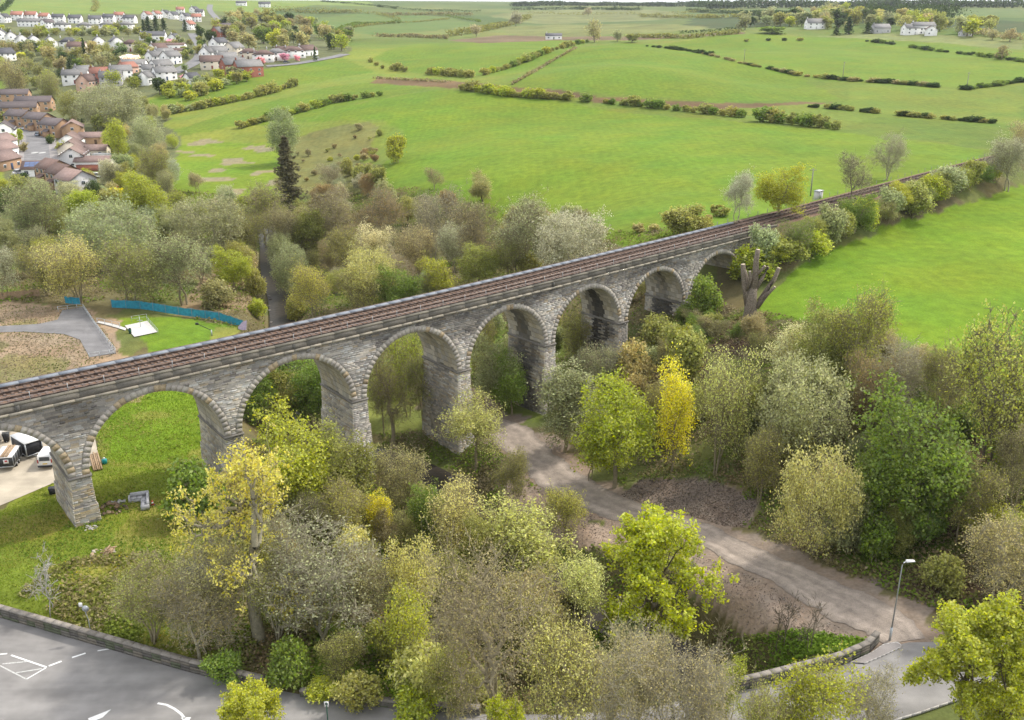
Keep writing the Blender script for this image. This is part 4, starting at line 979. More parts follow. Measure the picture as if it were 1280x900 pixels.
# ---------------------------------------------------------------- trees read off the photograph
PIT = 'in the hollow in front of the viaduct'; RDS = 'beside the road at the bottom'; PTH = 'beside the gravel track'; BNK = 'on the bank right of the track'
NTH = 'in the wood behind the viaduct'; RVB = 'beside the river behind the viaduct'; CPK = 'behind the car park'; RLY = 'beside the railway line'; FLD = 'at the edge of the right-hand field'
for t in [
 # foreground hollow
 ('sparse',595,485,588,100,'pale',PTH+' foot of the viaduct','brown'),('leafy',378,512,650,118,'ygreen',PIT,'brown'),('oak',325,562,800,165,'gold','on the slope left of the hollow','grey'),
 ('shrub',250,578,655,88,'green','on the grass right of the dumped sofa','brown'),('tall',445,540,660,70,'olive',PIT,'brown'),('haze',500,548,650,85,'tan',PIT,'brown'),('leafy',545,600,690,70,'green',PIT,'brown'),
 ('tall',475,610,690,38,'yellow',PIT,'brown'),('haze',575,588,715,105,'pale',PIT,'brown'),('bare',405,635,800,190,'grey',PIT,'grey'),('haze',285,660,795,120,'tan','on the slope left of the hollow','grey'),
 ('sparse',655,632,745,150,'pale',PIT,'brown'),('sparse',520,662,810,85,'pale',PIT,'brown'),('sparse',500,745,865,125,'ygreen',RDS,'brown'),('ash',612,692,940,200,'brown',RDS,'brown'),
 ('haze',705,606,682,75,'gold',PTH,'brown'),('clumpy',815,645,812,158,'bright',PTH,'dark'),('ash',762,765,950,150,'tan',RDS,'grey'),('haze',700,780,945,130,'pale',RDS,'brown'),('bare',840,800,960,130,'tan',RDS,'grey'),
 ('clumpy',318,862,985,115,'lime',RDS,'brown'),('clumpy',632,880,985,70,'bright',RDS,'brown'),('sparse',910,832,925,66,'ygreen',RDS,'brown'),('sparse',1000,822,960,140,'ygreen',RDS,'brown'),('bare',1080,828,945,85,'tan',RDS,'grey'),
 ('clumpy',1205,750,915,165,'lime',RDS,'dark'),('clumpy',1245,805,945,115,'lime',RDS,'dark'),('sapling',890,772,852,55,'grey',PTH,'brown'),('sapling',975,733,812,52,'grey',PTH,'dark'),('sapling',1008,745,815,50,'grey',PTH,'dark'),
 ('sapling',62,688,768,62,'grey','behind the roadside wall on the left','white'),('haze',195,700,800,130,'olive','behind the roadside wall on the left','brown'),('shrub',365,793,852,66,'green',RDS,'brown'),('shrub',285,815,850,60,'green',RDS,'brown'),
 ('shrub',450,846,884,70,'olive',RDS,'brown'),('shrub',520,850,888,70,'ygreen',RDS,'brown'),('haze',575,835,892,80,'olive',RDS,'brown'),('shrub',405,850,872,50,'ygreen',RDS,'brown'),('haze',430,590,690,90,'olive',PIT,'brown'),('haze',560,690,790,90,'olive',PIT,'brown'),('haze',350,690,800,110,'olive','on the slope left of the hollow','grey'),('sparse',730,690,790,95,'pale',PIT,'brown'),
 ('haze',640,560,640,60,'olive',PIT,'brown'),('tall',415,520,640,60,'olive',PIT,'brown'),('leafy',600,640,740,70,'olive',PIT,'brown'),('haze',460,690,800,90,'tan',PIT,'brown'),
 ('haze',800,780,900,90,'tan',RDS,'grey'),('bare',250,720,830,110,'tan','behind the roadside wall on the left','grey'),('sparse',560,790,900,90,'olive',RDS,'brown'),('haze',660,720,850,110,'olive',RDS,'brown'),('bare',870,820,960,90,'tan',RDS,'grey'),('haze',950,860,985,90,'olive',RDS,'brown'),
 # middle right
 ('tall',705,448,565,78,'greyg',PTH,'brown'),('leafy',768,468,610,112,'ygreen',PTH,'brown'),('tall',838,452,590,56,'yellow',PTH,'brown'),('haze',895,432,592,98,'pale',BNK,'brown'),('haze',745,422,500,70,'greyg','in front of the second pier from the right','brown'),
 ('shrub',822,395,452,60,'olive','in front of the smaller right-hand arches','brown'),('shrub',855,408,482,65,'olive','in front of the smaller right-hand arches','brown'),('shrub',790,420,480,60,'tan','in front of the smaller right-hand arches','brown'),('shrub',880,345,398,48,'green','under the last arch on the right','brown'),
 ('willow',1000,446,575,120,'greyg',BNK,'grey'),('haze',950,525,628,76,'olive',BNK,'brown'),('willow',1018,556,692,108,'pale',BNK,'grey'),('leafy',1135,486,672,155,'green',BNK,'dark'),('sapling',1122,560,672,45,'grey',BNK,'grey'),
 ('haze',1065,356,500,92,'gold',FLD,'brown'),('leafy',1028,372,495,84,'olive',FLD,'brown'),('sparse',985,398,485,76,'cream',BNK,'brown'),('bare',1112,412,535,95,'grey',FLD,'grey'),('haze',1085,440,545,70,'rust',BNK,'brown'),
 ('haze',1232,366,600,160,'gold',FLD,'dark'),('haze',1240,646,772,112,'tan','at the foot of the bank by the lamp','grey'),('leafy',1276,618,725,60,'ygreen','at the right edge of the bank','brown'),('haze',1200,560,680,90,'olive',BNK,'brown'),('haze',1265,520,640,80,'brown',FLD,'brown'),
 ('shrub',930,470,540,60,'olive',BNK,'brown'),('shrub',1060,600,690,60,'greyg',BNK,'brown'),('shrub',960,500,560,60,'greyg',BNK,'brown'),('leafy',1080,560,660,70,'green',BNK,'brown'),('shrub',1180,690,740,60,'olive','at the foot of the bank by the lamp','brown'),('haze',1170,430,540,80,'olive',FLD,'brown'),
 ('shrub',1090,640,700,60,'green','at the foot of the bank by the lamp','brown'),('haze',820,470,560,60,'olive',PTH,'brown'),('haze',740,520,600,55,'olive',PTH,'brown'),
 # behind the viaduct
 ('haze',100,293,380,95,'pale',CPK,'brown'),('haze',165,288,385,95,'olive',CPK,'brown'),('haze',226,288,382,105,'greyg',CPK,'brown'),('leafy',295,306,364,50,'ygreen',CPK,'brown'),('shrub',270,345,385,50,'brown',CPK,'brown'),('haze',10,308,374,46,'silver',CPK,'brown'),('haze',60,300,370,70,'olive',CPK,'brown'),
 ('willow',366,302,370,50,'greyg',RVB,'brown'),('haze',392,328,402,66,'gold',RVB,'brown'),('willow',465,308,388,80,'pale',RVB,'grey'),('haze',520,273,350,66,'tan',NTH,'brown'),('sparse',468,273,340,56,'cream',NTH,'brown'),('sparse',553,323,380,66,'ygreen',NTH,'brown'),
 ('bare',420,226,325,95,'brown',NTH,'brown'),('bare',480,226,312,75,'rust',NTH,'brown'),('bare',545,232,335,76,'grey',NTH,'grey'),('bare',600,242,345,76,'brown',NTH,'brown'),('haze',655,243,345,90,'greyg',NTH,'brown'),('willow',712,262,350,98,'silver',NTH,'grey'),('bare',330,228,304,76,'olive',NTH,'brown'),('leafy',385,255,330,60,'olive',NTH,'dark'),
 ('leafy',600,300,360,60,'olive',NTH,'brown'),('haze',640,290,350,60,'olive',NTH,'brown'),('haze',430,285,350,60,'olive',NTH,'brown'),('leafy',500,330,390,60,'green',NTH,'brown'),('haze',570,270,340,60,'silver',NTH,'grey'),('haze',690,290,345,60,'greyg',NTH,'brown'),('leafy',350,420,520,100,'green','behind the third arch from the left','dark'),('leafy',320,440,530,60,'green','behind the third arch from the left','dark'),('leafy',395,445,535,80,'green','behind the third arch from the left','dark'),('leafy',365,455,530,70,'olive','behind the third arch from the left','dark'),('haze',510,400,520,60,'ygreen','behind the middle arch','brown'),('sparse',480,450,545,50,'olive','behind the middle arch','brown'),('leafy',640,440,520,50,'green','behind the arch over the track','brown'),
 ('ash',490,420,560,80,'olive','behind the middle arch','brown'),('haze',530,440,540,60,'olive','behind the middle arch','brown'),('leafy',625,420,510,70,'greyg','behind the arch over the track','brown'),('haze',720,380,450,60,'olive','behind the arch over the track','brown'),('haze',600,390,480,60,'olive','behind the arch over the track','brown'),
 ('haze',55,222,305,88,'greyg','below the brick estate','brown'),('willow',142,248,335,118,'greyg','below the brick estate','grey'),('leafy',100,235,280,60,'ygreen','below the brick estate','brown'),('willow',264,243,325,96,'greyg','below the meadow','grey'),('leafy',182,213,285,66,'ygreen','below the meadow','brown'),('leafy',118,221,264,27,'dark','beside the brick estate','dark'),('leafy',14,232,290,50,'dark','below the brick estate','dark'),
 ('haze',196,178,238,54,'olive','left of the meadow','brown'),('willow',186,144,192,44,'greyg','left of the meadow','grey'),('tall',150,146,198,34,'ygreen','left of the meadow','brown'),('willow',140,103,160,82,'greyg','left of the meadow','grey'),('willow',95,112,150,44,'olive','left of the meadow','grey'),('haze',18,70,124,44,'tan','above the brick estate','brown'),('haze',66,84,134,44,'olive','above the brick estate','brown'),
 ('shrub',494,167,204,30,'ygreen','alone on the edge of the large field','brown'),('shrub',452,204,232,28,'olive','on the brown hillside','brown'),('shrub',435,195,220,20,'olive','on the brown hillside','brown'),('shrub',475,210,232,18,'olive','on the brown hillside','brown'),
 ('conifer',363,168,268,52,'ragged','standing tall behind the viaduct wood','dark'),('leafy',358,134,205,46,'greyg','beside the tall ragged conifer','brown'),
 ('haze',922,212,278,48,'silver',RLY,'grey'),('leafy',970,205,270,64,'ygreen',RLY,'brown'),('bare',1063,188,252,44,'grey',RLY,'dark'),('bare',1108,160,225,56,'grey',RLY,'grey'),('shrub',850,256,294,54,'olive',RLY,'brown'),('shrub',878,268,290,36,'olive',RLY,'brown'),('haze',1255,168,238,70,'silver',RLY,'grey'),('haze',1276,150,200,40,'tan',RLY,'brown'),
]:
    kind, x, yt, yb, w, tint, place, bark = t
    px_tree(kind, x, yt, yb, w, tint, place, bark=bark)
# hedge bushes on the embankment foot, right of the viaduct
_hb = resample(np.array([(932,350),(955,340),(1003,320),(1050,298),(1100,281),(1158,258),(1212,237),(1250,222)], float), 13.5)
for i, (x, yb) in enumerate(_hb):
    f = 1 - .32 * i / len(_hb); px_tree(['shrub', 'haze', 'shrub', 'leafy'][(i * 5) % 4], x + random.uniform(-5, 5), yb - 48 * f * random.uniform(.7, 1.25), yb + random.uniform(-5, 4), 54 * f * random.uniform(.75, 1.3), ['ygreen', 'olive', 'greyg', 'ygreen', 'olive', 'green'][(i * 7) % 6], 'in the railway hedge beside the right-hand field', 'railway hedge bushes', label='bush in the railway hedge beside the right-hand field')
for t in [('haze',312,262,330,60,'olive',RVB),('leafy',300,300,350,40,'olive',RVB),('haze',362,258,330,64,'brown',RVB),('willow',352,290,340,36,'greyg',RVB),('shrub',318,330,372,30,'olive',RVB),('haze',338,232,300,56,'olive',RVB),('haze',285,255,320,60,'olive',RVB),('shrub',370,365,400,34,'olive',RVB),('shrub',322,372,398,26,'ygreen',RVB)]:
    px_tree(*t[:6], t[6])
# wood filler: smaller trees and brush under the named ones
def scatter(poly_px, n, kinds, tints, hr, wr, label, group, seed, mind=2.2, avoid=None):
    r = np.random.default_rng(seed); P = hits(np.array(poly_px, float))[:, :2]; lo, hi = P.min(0), P.max(0); got = []; tries = 0
    while len(got) < n and tries < n * 40:
        tries += 1; q = r.uniform(lo, hi)
        if not inpoly(np.array([q[0]]), np.array([q[1]]), P)[0]: continue
        if got and min(np.hypot(q[0] - g[0], q[1] - g[1]) for g in got) < mind: continue
        x, y = np.array([q[0]]), np.array([q[1]])
        if dist_poly(x, y, PATH_C[::6])[0][0] < 4.6 or inpoly(x, y, ROAD)[0] or inpoly(x, y, YARD)[0]: continue
        if dist_poly(x, y, RIVC[:, :2])[0][0] < 4.0: continue
        dv, pv = dist_poly(x, y, np.stack([LX - np.cos(_h) * 4, LY + np.sin(_h) * 4], 1)[::12])
        if dv[0] < 6.8: continue
        if avoid is not None and avoid(q): continue
        got.append(q)
    for i, q in enumerate(got):
        k = kinds[r.integers(len(kinds))]; f = r.uniform(0, 1); o = put_tree(k, q[0], q[1], hr[0] + (hr[1] - hr[0]) * f, wr[0] + (wr[1] - wr[0]) * f * r.uniform(.8, 1.1), tints[r.integers(len(tints))], label, group, ['brown', 'grey', 'dark'][r.integers(3)], label=None, px=proj((q[0], q[1], zf1(q[0], q[1])))[0])
SCAT = 'brush filling the wood'
scatter([(300,600),(480,560),(600,600),(640,640),(720,700),(780,760),(860,860),(700,890),(520,880),(420,860),(330,760)], 46, ['haze','sparse','shrub','bare','shrub','haze'], ['olive','pale','tan','greyg','olive','brown'], (3,7), (3.5,6), 'crowded into the wood between viaduct and road', 'low trees between viaduct and road', 201, 2.6)
scatter([(690,470),(880,400),(960,430),(1080,430),(1180,480),(1280,520),(1280,720),(1180,700),(1080,690),(960,590),(860,560),(760,560)], 70, ['haze','shrub','sparse','shrub','haze','leafy'], ['olive','greyg','tan','olive','green','ygreen','brown'], (3,6.5), (3.5,6), 'crowded onto the bank right of the viaduct', 'low trees on the bank', 202, 2.6)
scatter([(330,250),(400,230),(520,235),(620,250),(760,290),(700,345),(600,360),(480,400),(400,400),(360,320)], 60, ['haze','bare','leafy','haze','shrub'], ['olive','brown','greyg','tan','grey','olive','rust'], (5,9), (5,8), 'deep in the wood behind the viaduct', 'trees behind the viaduct', 203, 3.5)
scatter([(0,250),(130,215),(230,230),(330,250),(325,330),(300,360),(150,378),(60,370),(0,340)], 62, ['haze','willow','haze','leafy','shrub'], ['olive','greyg','silver','ygreen','greyg','tan'], (5,9), (5,8.5), 'between the estate and the car park', 'trees between estate and car park', 204, 4, avoid=lambda q: False)
scatter([(150,120),(215,140),(225,180),(215,240),(160,230),(130,180)], 22, ['haze','leafy','willow'], ['olive','greyg','ygreen','tan'], (5,9), (5,8), 'between the estate and the meadow', 'trees between estate and meadow', 205, 5)
scatter([(360,180),(440,160),(480,170),(470,205),(430,240),(370,240)], 26, ['shrub','shrub','haze'], ['olive','brown','rust','ygreen'], (1.2,3), (1.8,4), 'dotted over the brown hillside', 'scrub on the brown hillside', 206, 4)
scatter([(590,420),(700,400),(700,520),(600,540)], 10, ['haze','leafy','shrub'], ['olive','greyg','green'], (3,6), (3,5), 'low behind the arch over the track', 'low trees behind the arches', 207, 2.5)
scatter([(780,380),(880,340),(900,420),(790,430)], 10, ['shrub','haze'], ['olive','tan','green'], (2,4), (2.5,4), 'low around the smaller right-hand arches', 'brush around the right-hand arches', 208, 2.0)
# field hedges of separate bushes
def bush_line(pts, step_px, hm, wm, tints, label, group, jit=1.0, kind='far_bush', gap=.0):
    L = resample(np.array(pts, float), step_px); L[:, 0] += [random.uniform(-1, 1) * step_px * .25 * jit for _ in L]; Hh = hits(L)
    for p, q in zip(L, Hh):
        if random.random() < gap: continue
        f = random.uniform(.55, 1.3); o = put_tree(kind, q[0], q[1], hm * f, wm * f * random.uniform(.9, 1.2), random.choice(tints), '', group, px=p[0], label=label, z=q[2] - .05)
OL = ['olive', 'olive', 'green', 'ygreen']
bush_line([(533,93),(586,97)], 7, 3.6, 5, ['ygreen','olive'], 'round bush in the short hedge below the drumlin field', 'short hedge bushes', gap=.1)
bush_line([(606,94),(640,84),(690,64),(733,53)], 5.2, 3.6, 5, OL, 'bush in the hedge climbing between the two drumlin fields', 'hedge between drumlin fields')
bush_line([(578,112),(640,121),(710,125)], 6, 3.6, 5, ['olive','ygreen','olive'], 'bush in the dense hedge at the top of the large field', 'dense hedge bushes')
bush_line([(734,127),(790,132),(925,147)], 11, 3.2, 4.6, ['green','olive','green'], 'round bush in the gappy hedge across the large field', 'gappy hedge bushes', .9, gap=.12)
bush_line([(955,152),(1000,157),(1045,162)], 11, 4, 4.8, ['olive','green'], 'bush in the last run of the gappy hedge', 'last hedge bushes', .9)
bush_line([(218,142),(262,134),(300,126),(335,118),(368,108)], 6.5, 4.2, 5.2, ['olive','olive','greyg','ygreen'], 'bush in the tall hedge between the strip fields', 'tall hedge bushes')
bush_line([(300,160),(345,148),(372,141),(420,128),(474,120)], 8, 3.0, 4.6, ['olive','ygreen','green'], 'bush in the hedge along the top of the brown hillside', 'hillside hedge bushes', gap=.08)
bush_line([(465,78),(480,86),(505,90)], 8, 4, 5, ['greyg','olive'], 'bush at the corner of the strip fields', 'corner bushes')
bush_line([(1012,134),(1050,137),(1140,146),(1238,154)], 7.5, 1.6, 3.4, ['dark','olive'], 'clipped bush in the low hedge across the right-hand pasture', 'low pasture hedge', gap=.15)
bush_line([(1085,52),(1118,56),(1160,63),(1220,70),(1280,78)], 6, 2.2, 4.6, ['dark','green'], 'clipped bush in the hedge below the farm', 'hedge below the farm', gap=.2)
bush_line([(850,62),(890,70),(925,79),(960,86),(1000,95),(1060,101),(1110,104),(1170,109)], 6, 1.8, 4.6, ['dark','olive','brown'], 'low bush in the long hedge between the right-hand pastures', 'long pasture hedge', gap=.3)
bush_line([(1208,112),(1245,107),(1280,102)], 5, 1.8, 4.6, ['dark','green'], 'low bush in the hedge at the right edge of the pastures', 'right edge hedge')
bush_line([(810,58),(850,63)], 6, 1.8, 4.6, ['dark'], 'low bush above the drumlin field', 'hedge above the drumlin')
bush_line([(932,52),(960,51),(1000,51)], 9, 2, 4, ['dark','olive'], 'low bush in the pasture below the farm', 'pasture bushes', gap=.3)
bush_line([(800,290),(850,285),(900,270)], 14, 1.8, 3, ['olive','tan'], 'low bush along the lineside fence', 'lineside bushes', gap=.3)
# lone trees far off
for kind, x, yt, yb, w, tint, pl_ in [('far_bare',743,22,53,24,'tan','on the crest of the drumlin'),('far_bare',772,36,52,18,'greyg','on the crest of the drumlin'),('far_leafy',790,42,53,22,'olive','on the crest of the drumlin'),('far_bare',1252,55,75,18,'brown','alone in the pasture below the farm'),('far_bare',645,12,33,22,'grey','among far fields in the centre'),('far_bare',595,30,46,20,'grey','among far fields in the centre'),('far_bare',735,8,20,14,'grey','among far fields in the centre')]:
    px_tree(kind, x, yt, yb, w, tint, pl_, 'far lone trees')
# ---------------------------------------------------------------- houses
M_WALLS = tinted('render_wall', 'object', rough=.85, var=.10, scale=.8, fine=4, bump=.15)
M_ROOF = tinted('tiled_roof', 'object', rough=.85, var=.22, scale=1.2, fine=6, bump=.5)
M_FRAME = plain('white_window_frame', (.75, .75, .74), .5, 0, .05, 3)
M_GLASS = plain('window_glass', (.05, .06, .07), .08, 0, .15, 1, spec=.6)
M_DOOR = tinted('painted_door', 'object', rough=.5, var=.08, bump=0)
M_SOLAR = plain('solar_panel', (.12, .16, .28), .15, .2, .1, 2, spec=.6)
WHITE = (.80, .785, .75); CREAMW = (.62, .55, .44); BRICK = (.37, .235, .14); REDB = (.30, .11, .075); GREYW = (.45, .44, .43); PINKW = (.55, .36, .27)
SLATE = (.11, .11, .12); GREYR = (.20, .195, .19); BRN = (.15, .10, .085); REDR = (.33, .15, .11); DKR = (.12, .10, .10); MAUVE = (.24, .17, .15)
def _win():
    b = MB(); b.box(-.5, .5, -.06, .03, 0, 1); me1 = b.mesh('window', M_FRAME)
    b = MB(); b.box(-.42, -.03, -.09, -.055, .08, .92); b.box(.03, .42, -.09, -.055, .08, .92); return me1, b.mesh('pane', M_GLASS)
WIN, PANE = _win()
_d = MB(); _d.box(-.5, .5, -.08, .03, 0, 1); DOOR = _d.mesh('door', M_DOOR)
_d = MB(); _d.box(-.5, .5, -.5, .5, 0, 1); _d.box(-.55, .55, -.55, .55, .86, .94); _d.box(-.3, -.05, -.2, .2, 1, 1.25); _d.box(.05, .3, -.2, .2, 1, 1.25); CHIM = _d.mesh('chimney', M_WALLS)
def house(px, py, L, Wd, eave, pitch, rz, wall, roofc, label, group, hip=False, chim=1, near=False, solar=False, cat='house', name='house', wins=3, porch=False, zoff=0):
    p = hit(px, py); rz = R(rz)
    x, y = p[0], p[1]; z = p[2] + zoff
    o = empty(name, (x, y, z), rz); tag(o, label, cat, group, px=px)
    rise = math.tan(R(pitch)) * Wd / 2; hl, hwid = L / 2, Wd / 2; c = np.array(wall) * random.uniform(.93, 1.05)
    b = MB(); Zb = -2.5
    if hip: b.box(-hl, hl, -hwid, hwid, Zb, eave)
    else:
        P = []
        for sx in (-hl, hl): P += [(sx, -hwid, Zb), (sx, hwid, Zb), (sx, hwid, eave), (sx, 0, eave + rise), (sx, -hwid, eave)]
        b.add(P, [(0, 1, 2, 3, 4)[::-1], (5, 6, 7, 8, 9), (0, 5, 9, 4), (1, 2, 7, 6), (2, 3, 8, 7), (3, 4, 9, 8)])
    link('wall', b.mesh('wall', M_WALLS), o, color=c)
    ov, t = .35, .16; b = MB(); zr = eave + rise + .06; ze = eave - ov * math.tan(R(pitch)) + .06
    if hip:
        hr = max(hl - hwid, .3); A = [(-hl - ov, -hwid - ov, ze), (hl + ov, -hwid - ov, ze), (hl + ov, hwid + ov, ze), (-hl - ov, hwid + ov, ze), (-hr, 0, zr), (hr, 0, zr)]
        b.add(A, [(0, 1, 5, 4), (2, 3, 4, 5), (1, 2, 5), (3, 0, 4), (3, 2, 1, 0)])
    else:
        for sg in (-1, 1):
            P = [(-hl - ov, 0, zr), (hl + ov, 0, zr), (hl + ov, sg * (hwid + ov), ze), (-hl - ov, sg * (hwid + ov), ze)]; Q = [(q[0], q[1], q[2] + t) for q in P]
            b.add(P + Q, [(4, 5, 6, 7) if sg < 0 else (7, 6, 5, 4), (0, 3, 2, 1), (3, 7, 6, 2), (0, 4, 7, 3), (1, 2, 6, 5), (0, 1, 5, 4)])
    rc_ = np.array(roofc) * random.uniform(.85, 1.12); ro = link('roof', b.mesh('roof', M_ROOF), o, color=rc_)
    for k in range(chim):
        cx = (-hl + .7) if k == 0 else (hl - .7); ch = link('chimney', CHIM, ro, (cx, 0, eave + rise - .5), color=np.array(wall) * .75); ch.scale = (.7, .9, 1.5)
    if solar:
        for k in range(3):
            for j in range(2):
                q = MB(); s0 = -hl + .8 + k * 1.6; u0 = .7 + j * 1.3
                def rp(sx, u): return (sx, -u * math.cos(R(pitch)) , zr + t - u * math.sin(R(pitch)) + .07)
                q.add([rp(s0, u0), rp(s0, u0 + 1.2), rp(s0 + 1.5, u0 + 1.2), rp(s0 + 1.5, u0)], [(0, 1, 2, 3)]); q.build('solar_panel', M_SOLAR, ro)
    st = 2 if eave > 4 else 1
    def wall_open(cx, cy, ang, wz, ww, wh):
        w_ = link('window', WIN, o, (cx, cy, wz)); w_.rotation_euler = (0, 0, ang); w_.scale = (ww, 1, wh)
        link('pane', PANE, w_)
    for sgn, ang in ((-1, 0), (1, math.pi)):
        for f in range(st):
            for k in range(wins):
                cx = -hl + L * (k + .5) / wins
                if f == 0 and k == wins // 2:
                    d = link('door', DOOR, o, (cx, sgn * (hwid), 0), color=random.choice([(.25, .05, .04), (.05, .08, .15), (.5, .5, .48), (.08, .12, .07), (.12, .07, .04)])); d.rotation_euler = (0, 0, ang); d.scale = (1.0, 1, 2.1); continue
                wall_open(cx, sgn * hwid, ang, (.95 if f == 0 else 3.45) if st == 2 else .9, 1.35, 1.25)
    for sgn, ang in ((-1, -math.pi / 2), (1, math.pi / 2)):
        if st == 2 and not hip: wall_open(sgn * hl, 0, ang, 3.5, 1.2, 1.2)
        wall_open(sgn * hl, hwid * .3, ang, .95, 1.2, 1.2)
    if porch:
        b = MB(); b.box(-1.4, 1.4, -hwid - 1.5, -hwid, -1, 2.4); pz = link('porch', b.mesh('porch', M_WALLS), o, (0, -.002, 0), color=c)
        b = MB(); b.add([(-1.6, -hwid - 1.8, 2.41), (1.6, -hwid - 1.8, 2.41), (1.6, -hwid, 3.3), (-1.6, -hwid, 3.3)], [(0, 1, 2, 3)]); link('porch_roof', b.mesh('porch_roof', M_ROOF), pz, color=rc_)
    return o
def row(items, words, place, group, **kw):
    for it in items: house(*it[:2], *it[2:9], f'{words.get((it[7], it[8]), "")} {place}'.strip(), group, **{**kw, **(it[9] if len(it) > 9 else {})})
def rows(place, group, items, **kw):
    wn_ = {WHITE: 'white', CREAMW: 'cream', BRICK: 'tan brick', REDB: 'red brick', GREYW: 'grey', PINKW: 'pink'}; rn = {SLATE: 'slate', GREYR: 'grey', BRN: 'brown', REDR: 'red', DKR: 'dark', MAUVE: 'mauve brown'}
    for it in items:
        ex = it[9] if len(it) > 9 else {}
        house(*it[:9], f'{wn_[it[7]]} house with {rn[it[8]]} roof {place}', group, **{**kw, **ex})
HIP = dict(hip=True)
rows('in the top row below the hill field', 'houses in the top row', [
 (6,28,10,8,5,38,80,WHITE,SLATE),(23,25,11,8,5,38,5,WHITE,REDR),(40,25,11,8,5,38,5,WHITE,REDR),(57,27,10,8,5,38,-10,WHITE,REDR),(74,28,11,8,5,36,8,WHITE,SLATE),(95,29,12,8,5,36,5,WHITE,SLATE),(120,30,12,8,5,36,12,WHITE,SLATE),(137,28,11,8,5,36,0,WHITE,SLATE),(163,29,12,8,5,36,-5,WHITE,SLATE),(150,25,10,8,5,36,0,WHITE,REDR),(184,24,10,8,5,38,75,WHITE,REDR),(196,23,10,8,5,38,70,WHITE,REDR),(207,22,10,8,5,38,75,WHITE,SLATE),
 (217,24,10,8,5,38,65,WHITE,SLATE),(232,26,11,8,5,38,70,WHITE,SLATE),(226,17,10,8,5,38,10,WHITE,REDR),(243,16,12,8,5,38,75,WHITE,SLATE),(246,27,10,8,5,38,20,WHITE,REDR),(237,37,10,8,5,38,70,WHITE,REDR),(250,20,10,8,5,38,5,WHITE,SLATE)])
rows('in the second row of the hillside', 'houses in the second row', [(42,33,26,8,4.5,32,3,WHITE,GREYR,dict(wins=7,chim=2)),(78,38,13,10,5,30,5,WHITE,GREYR,HIP),(107,39,13,10,5,30,5,WHITE,GREYR,HIP),(135,38,13,10,5,30,3,WHITE,GREYR,HIP),(158,38,13,10,5,30,0,WHITE,GREYR,HIP),(60,35,10,8,5,34,60,WHITE,DKR)])
rows('in the white row above the old village', 'houses in the white row', [(3,50,12,9,5,36,-70,WHITE,SLATE),(15,53,11,9,5,36,-65,WHITE,SLATE),(28,57,11,9,5,36,-60,WHITE,GREYR),(43,58,12,9,5,36,-60,WHITE,SLATE),(64,60,12,9,5,38,-62,WHITE,SLATE),(88,61,13,9,5,34,10,WHITE,SLATE,HIP),(98,67,12,8,5,36,5,CREAMW,BRN),(124,60,12,9,5,36,-65,WHITE,SLATE),(146,61,12,9,5,36,-60,WHITE,SLATE),(165,64,12,9,5,32,10,CREAMW,BRN,HIP),
 (192,50,20,9,3.6,34,5,WHITE,SLATE,dict(wins=5,chim=2)),(218,51,9,7,3,36,80,WHITE,SLATE),(216,62,18,8,3.2,18,3,WHITE,BRN,dict(wins=5,chim=0)),(222,69,16,7,3.2,20,3,CREAMW,BRN,dict(chim=0))])
rows('in the old village', 'houses in the old village', [(6,76,12,9,5,36,60,WHITE,SLATE),(110,113,9,8,5.5,40,78,PINKW,BRN),(96,104,14,8,5,34,10,WHITE,GREYR),(106,98,12,8,4.5,36,60,GREYW,GREYR),(128,102,12,8,5,38,20,REDB,REDR),(140,107,12,8,5,36,15,GREYW,GREYR),(152,99,12,8,5,36,30,WHITE,GREYR),(168,86,15,8,3.2,30,3,WHITE,GREYR),(160,92,10,8,4,34,60,PINKW,REDR),(196,80,12,8,5,36,60,WHITE,GREYR),(206,76,12,8,5,36,50,WHITE,GREYR),(214,80,11,8,5,36,60,WHITE,GREYR),(202,92,12,8,5,36,55,WHITE,GREYR),(190,95,10,8,4,34,20,WHITE,GREYR),(206,100,12,8,4.5,36,40,WHITE,GREYR),(184,105,9,7,4,40,80,WHITE,GREYR),(240,104,8,6,3.2,40,60,WHITE,SLATE),(198,68,11,8,4.5,36,60,WHITE,BRN)])
rows('along the main street', 'houses along the main street', [(274,62,13,8,5,38,70,WHITE,SLATE),(293,69,12,9,5,38,70,CREAMW,GREYR),(262,75,11,8,5,40,72,WHITE,GREYR),(273,74,11,8,5,38,30,WHITE,GREYR),(273,47,14,9,5,40,80,REDB,GREYR),(265,86,13,9,4.5,36,20,CREAMW,BRN),(293,93,14,9,6,38,40,REDB,GREYR,dict(chim=2)),(311,96,15,9,6,38,35,REDB,GREYR,dict(chim=2)),
 (284,82,12,8,5,36,30,WHITE,GREYR),(282,38,18,9,4,30,60,REDB,DKR)])
rows('in the bungalow row facing the strip fields', 'bungalows facing the strip fields', [(312,74,13,9,4.2,30,5,CREAMW,BRN,HIP),(330,77,13,9,4.6,30,5,WHITE,BRN,HIP),(346,75,13,9,4.6,30,10,WHITE,GREYR,HIP),(357,72,12,9,4.6,30,10,WHITE,BRN),(369,72,13,9,4.4,30,20,WHITE,BRN,HIP),(383,69,14,9,3.6,34,60,WHITE,BRN)])
rows('far up among the hill fields', 'farmhouses on the far hill', [(302,7,16,8,4,34,5,WHITE,SLATE),(331,9,18,9,5,36,10,WHITE,SLATE),(692,49,14,6,3.0,32,2,WHITE,SLATE)])
EST = dict(pitch=0)
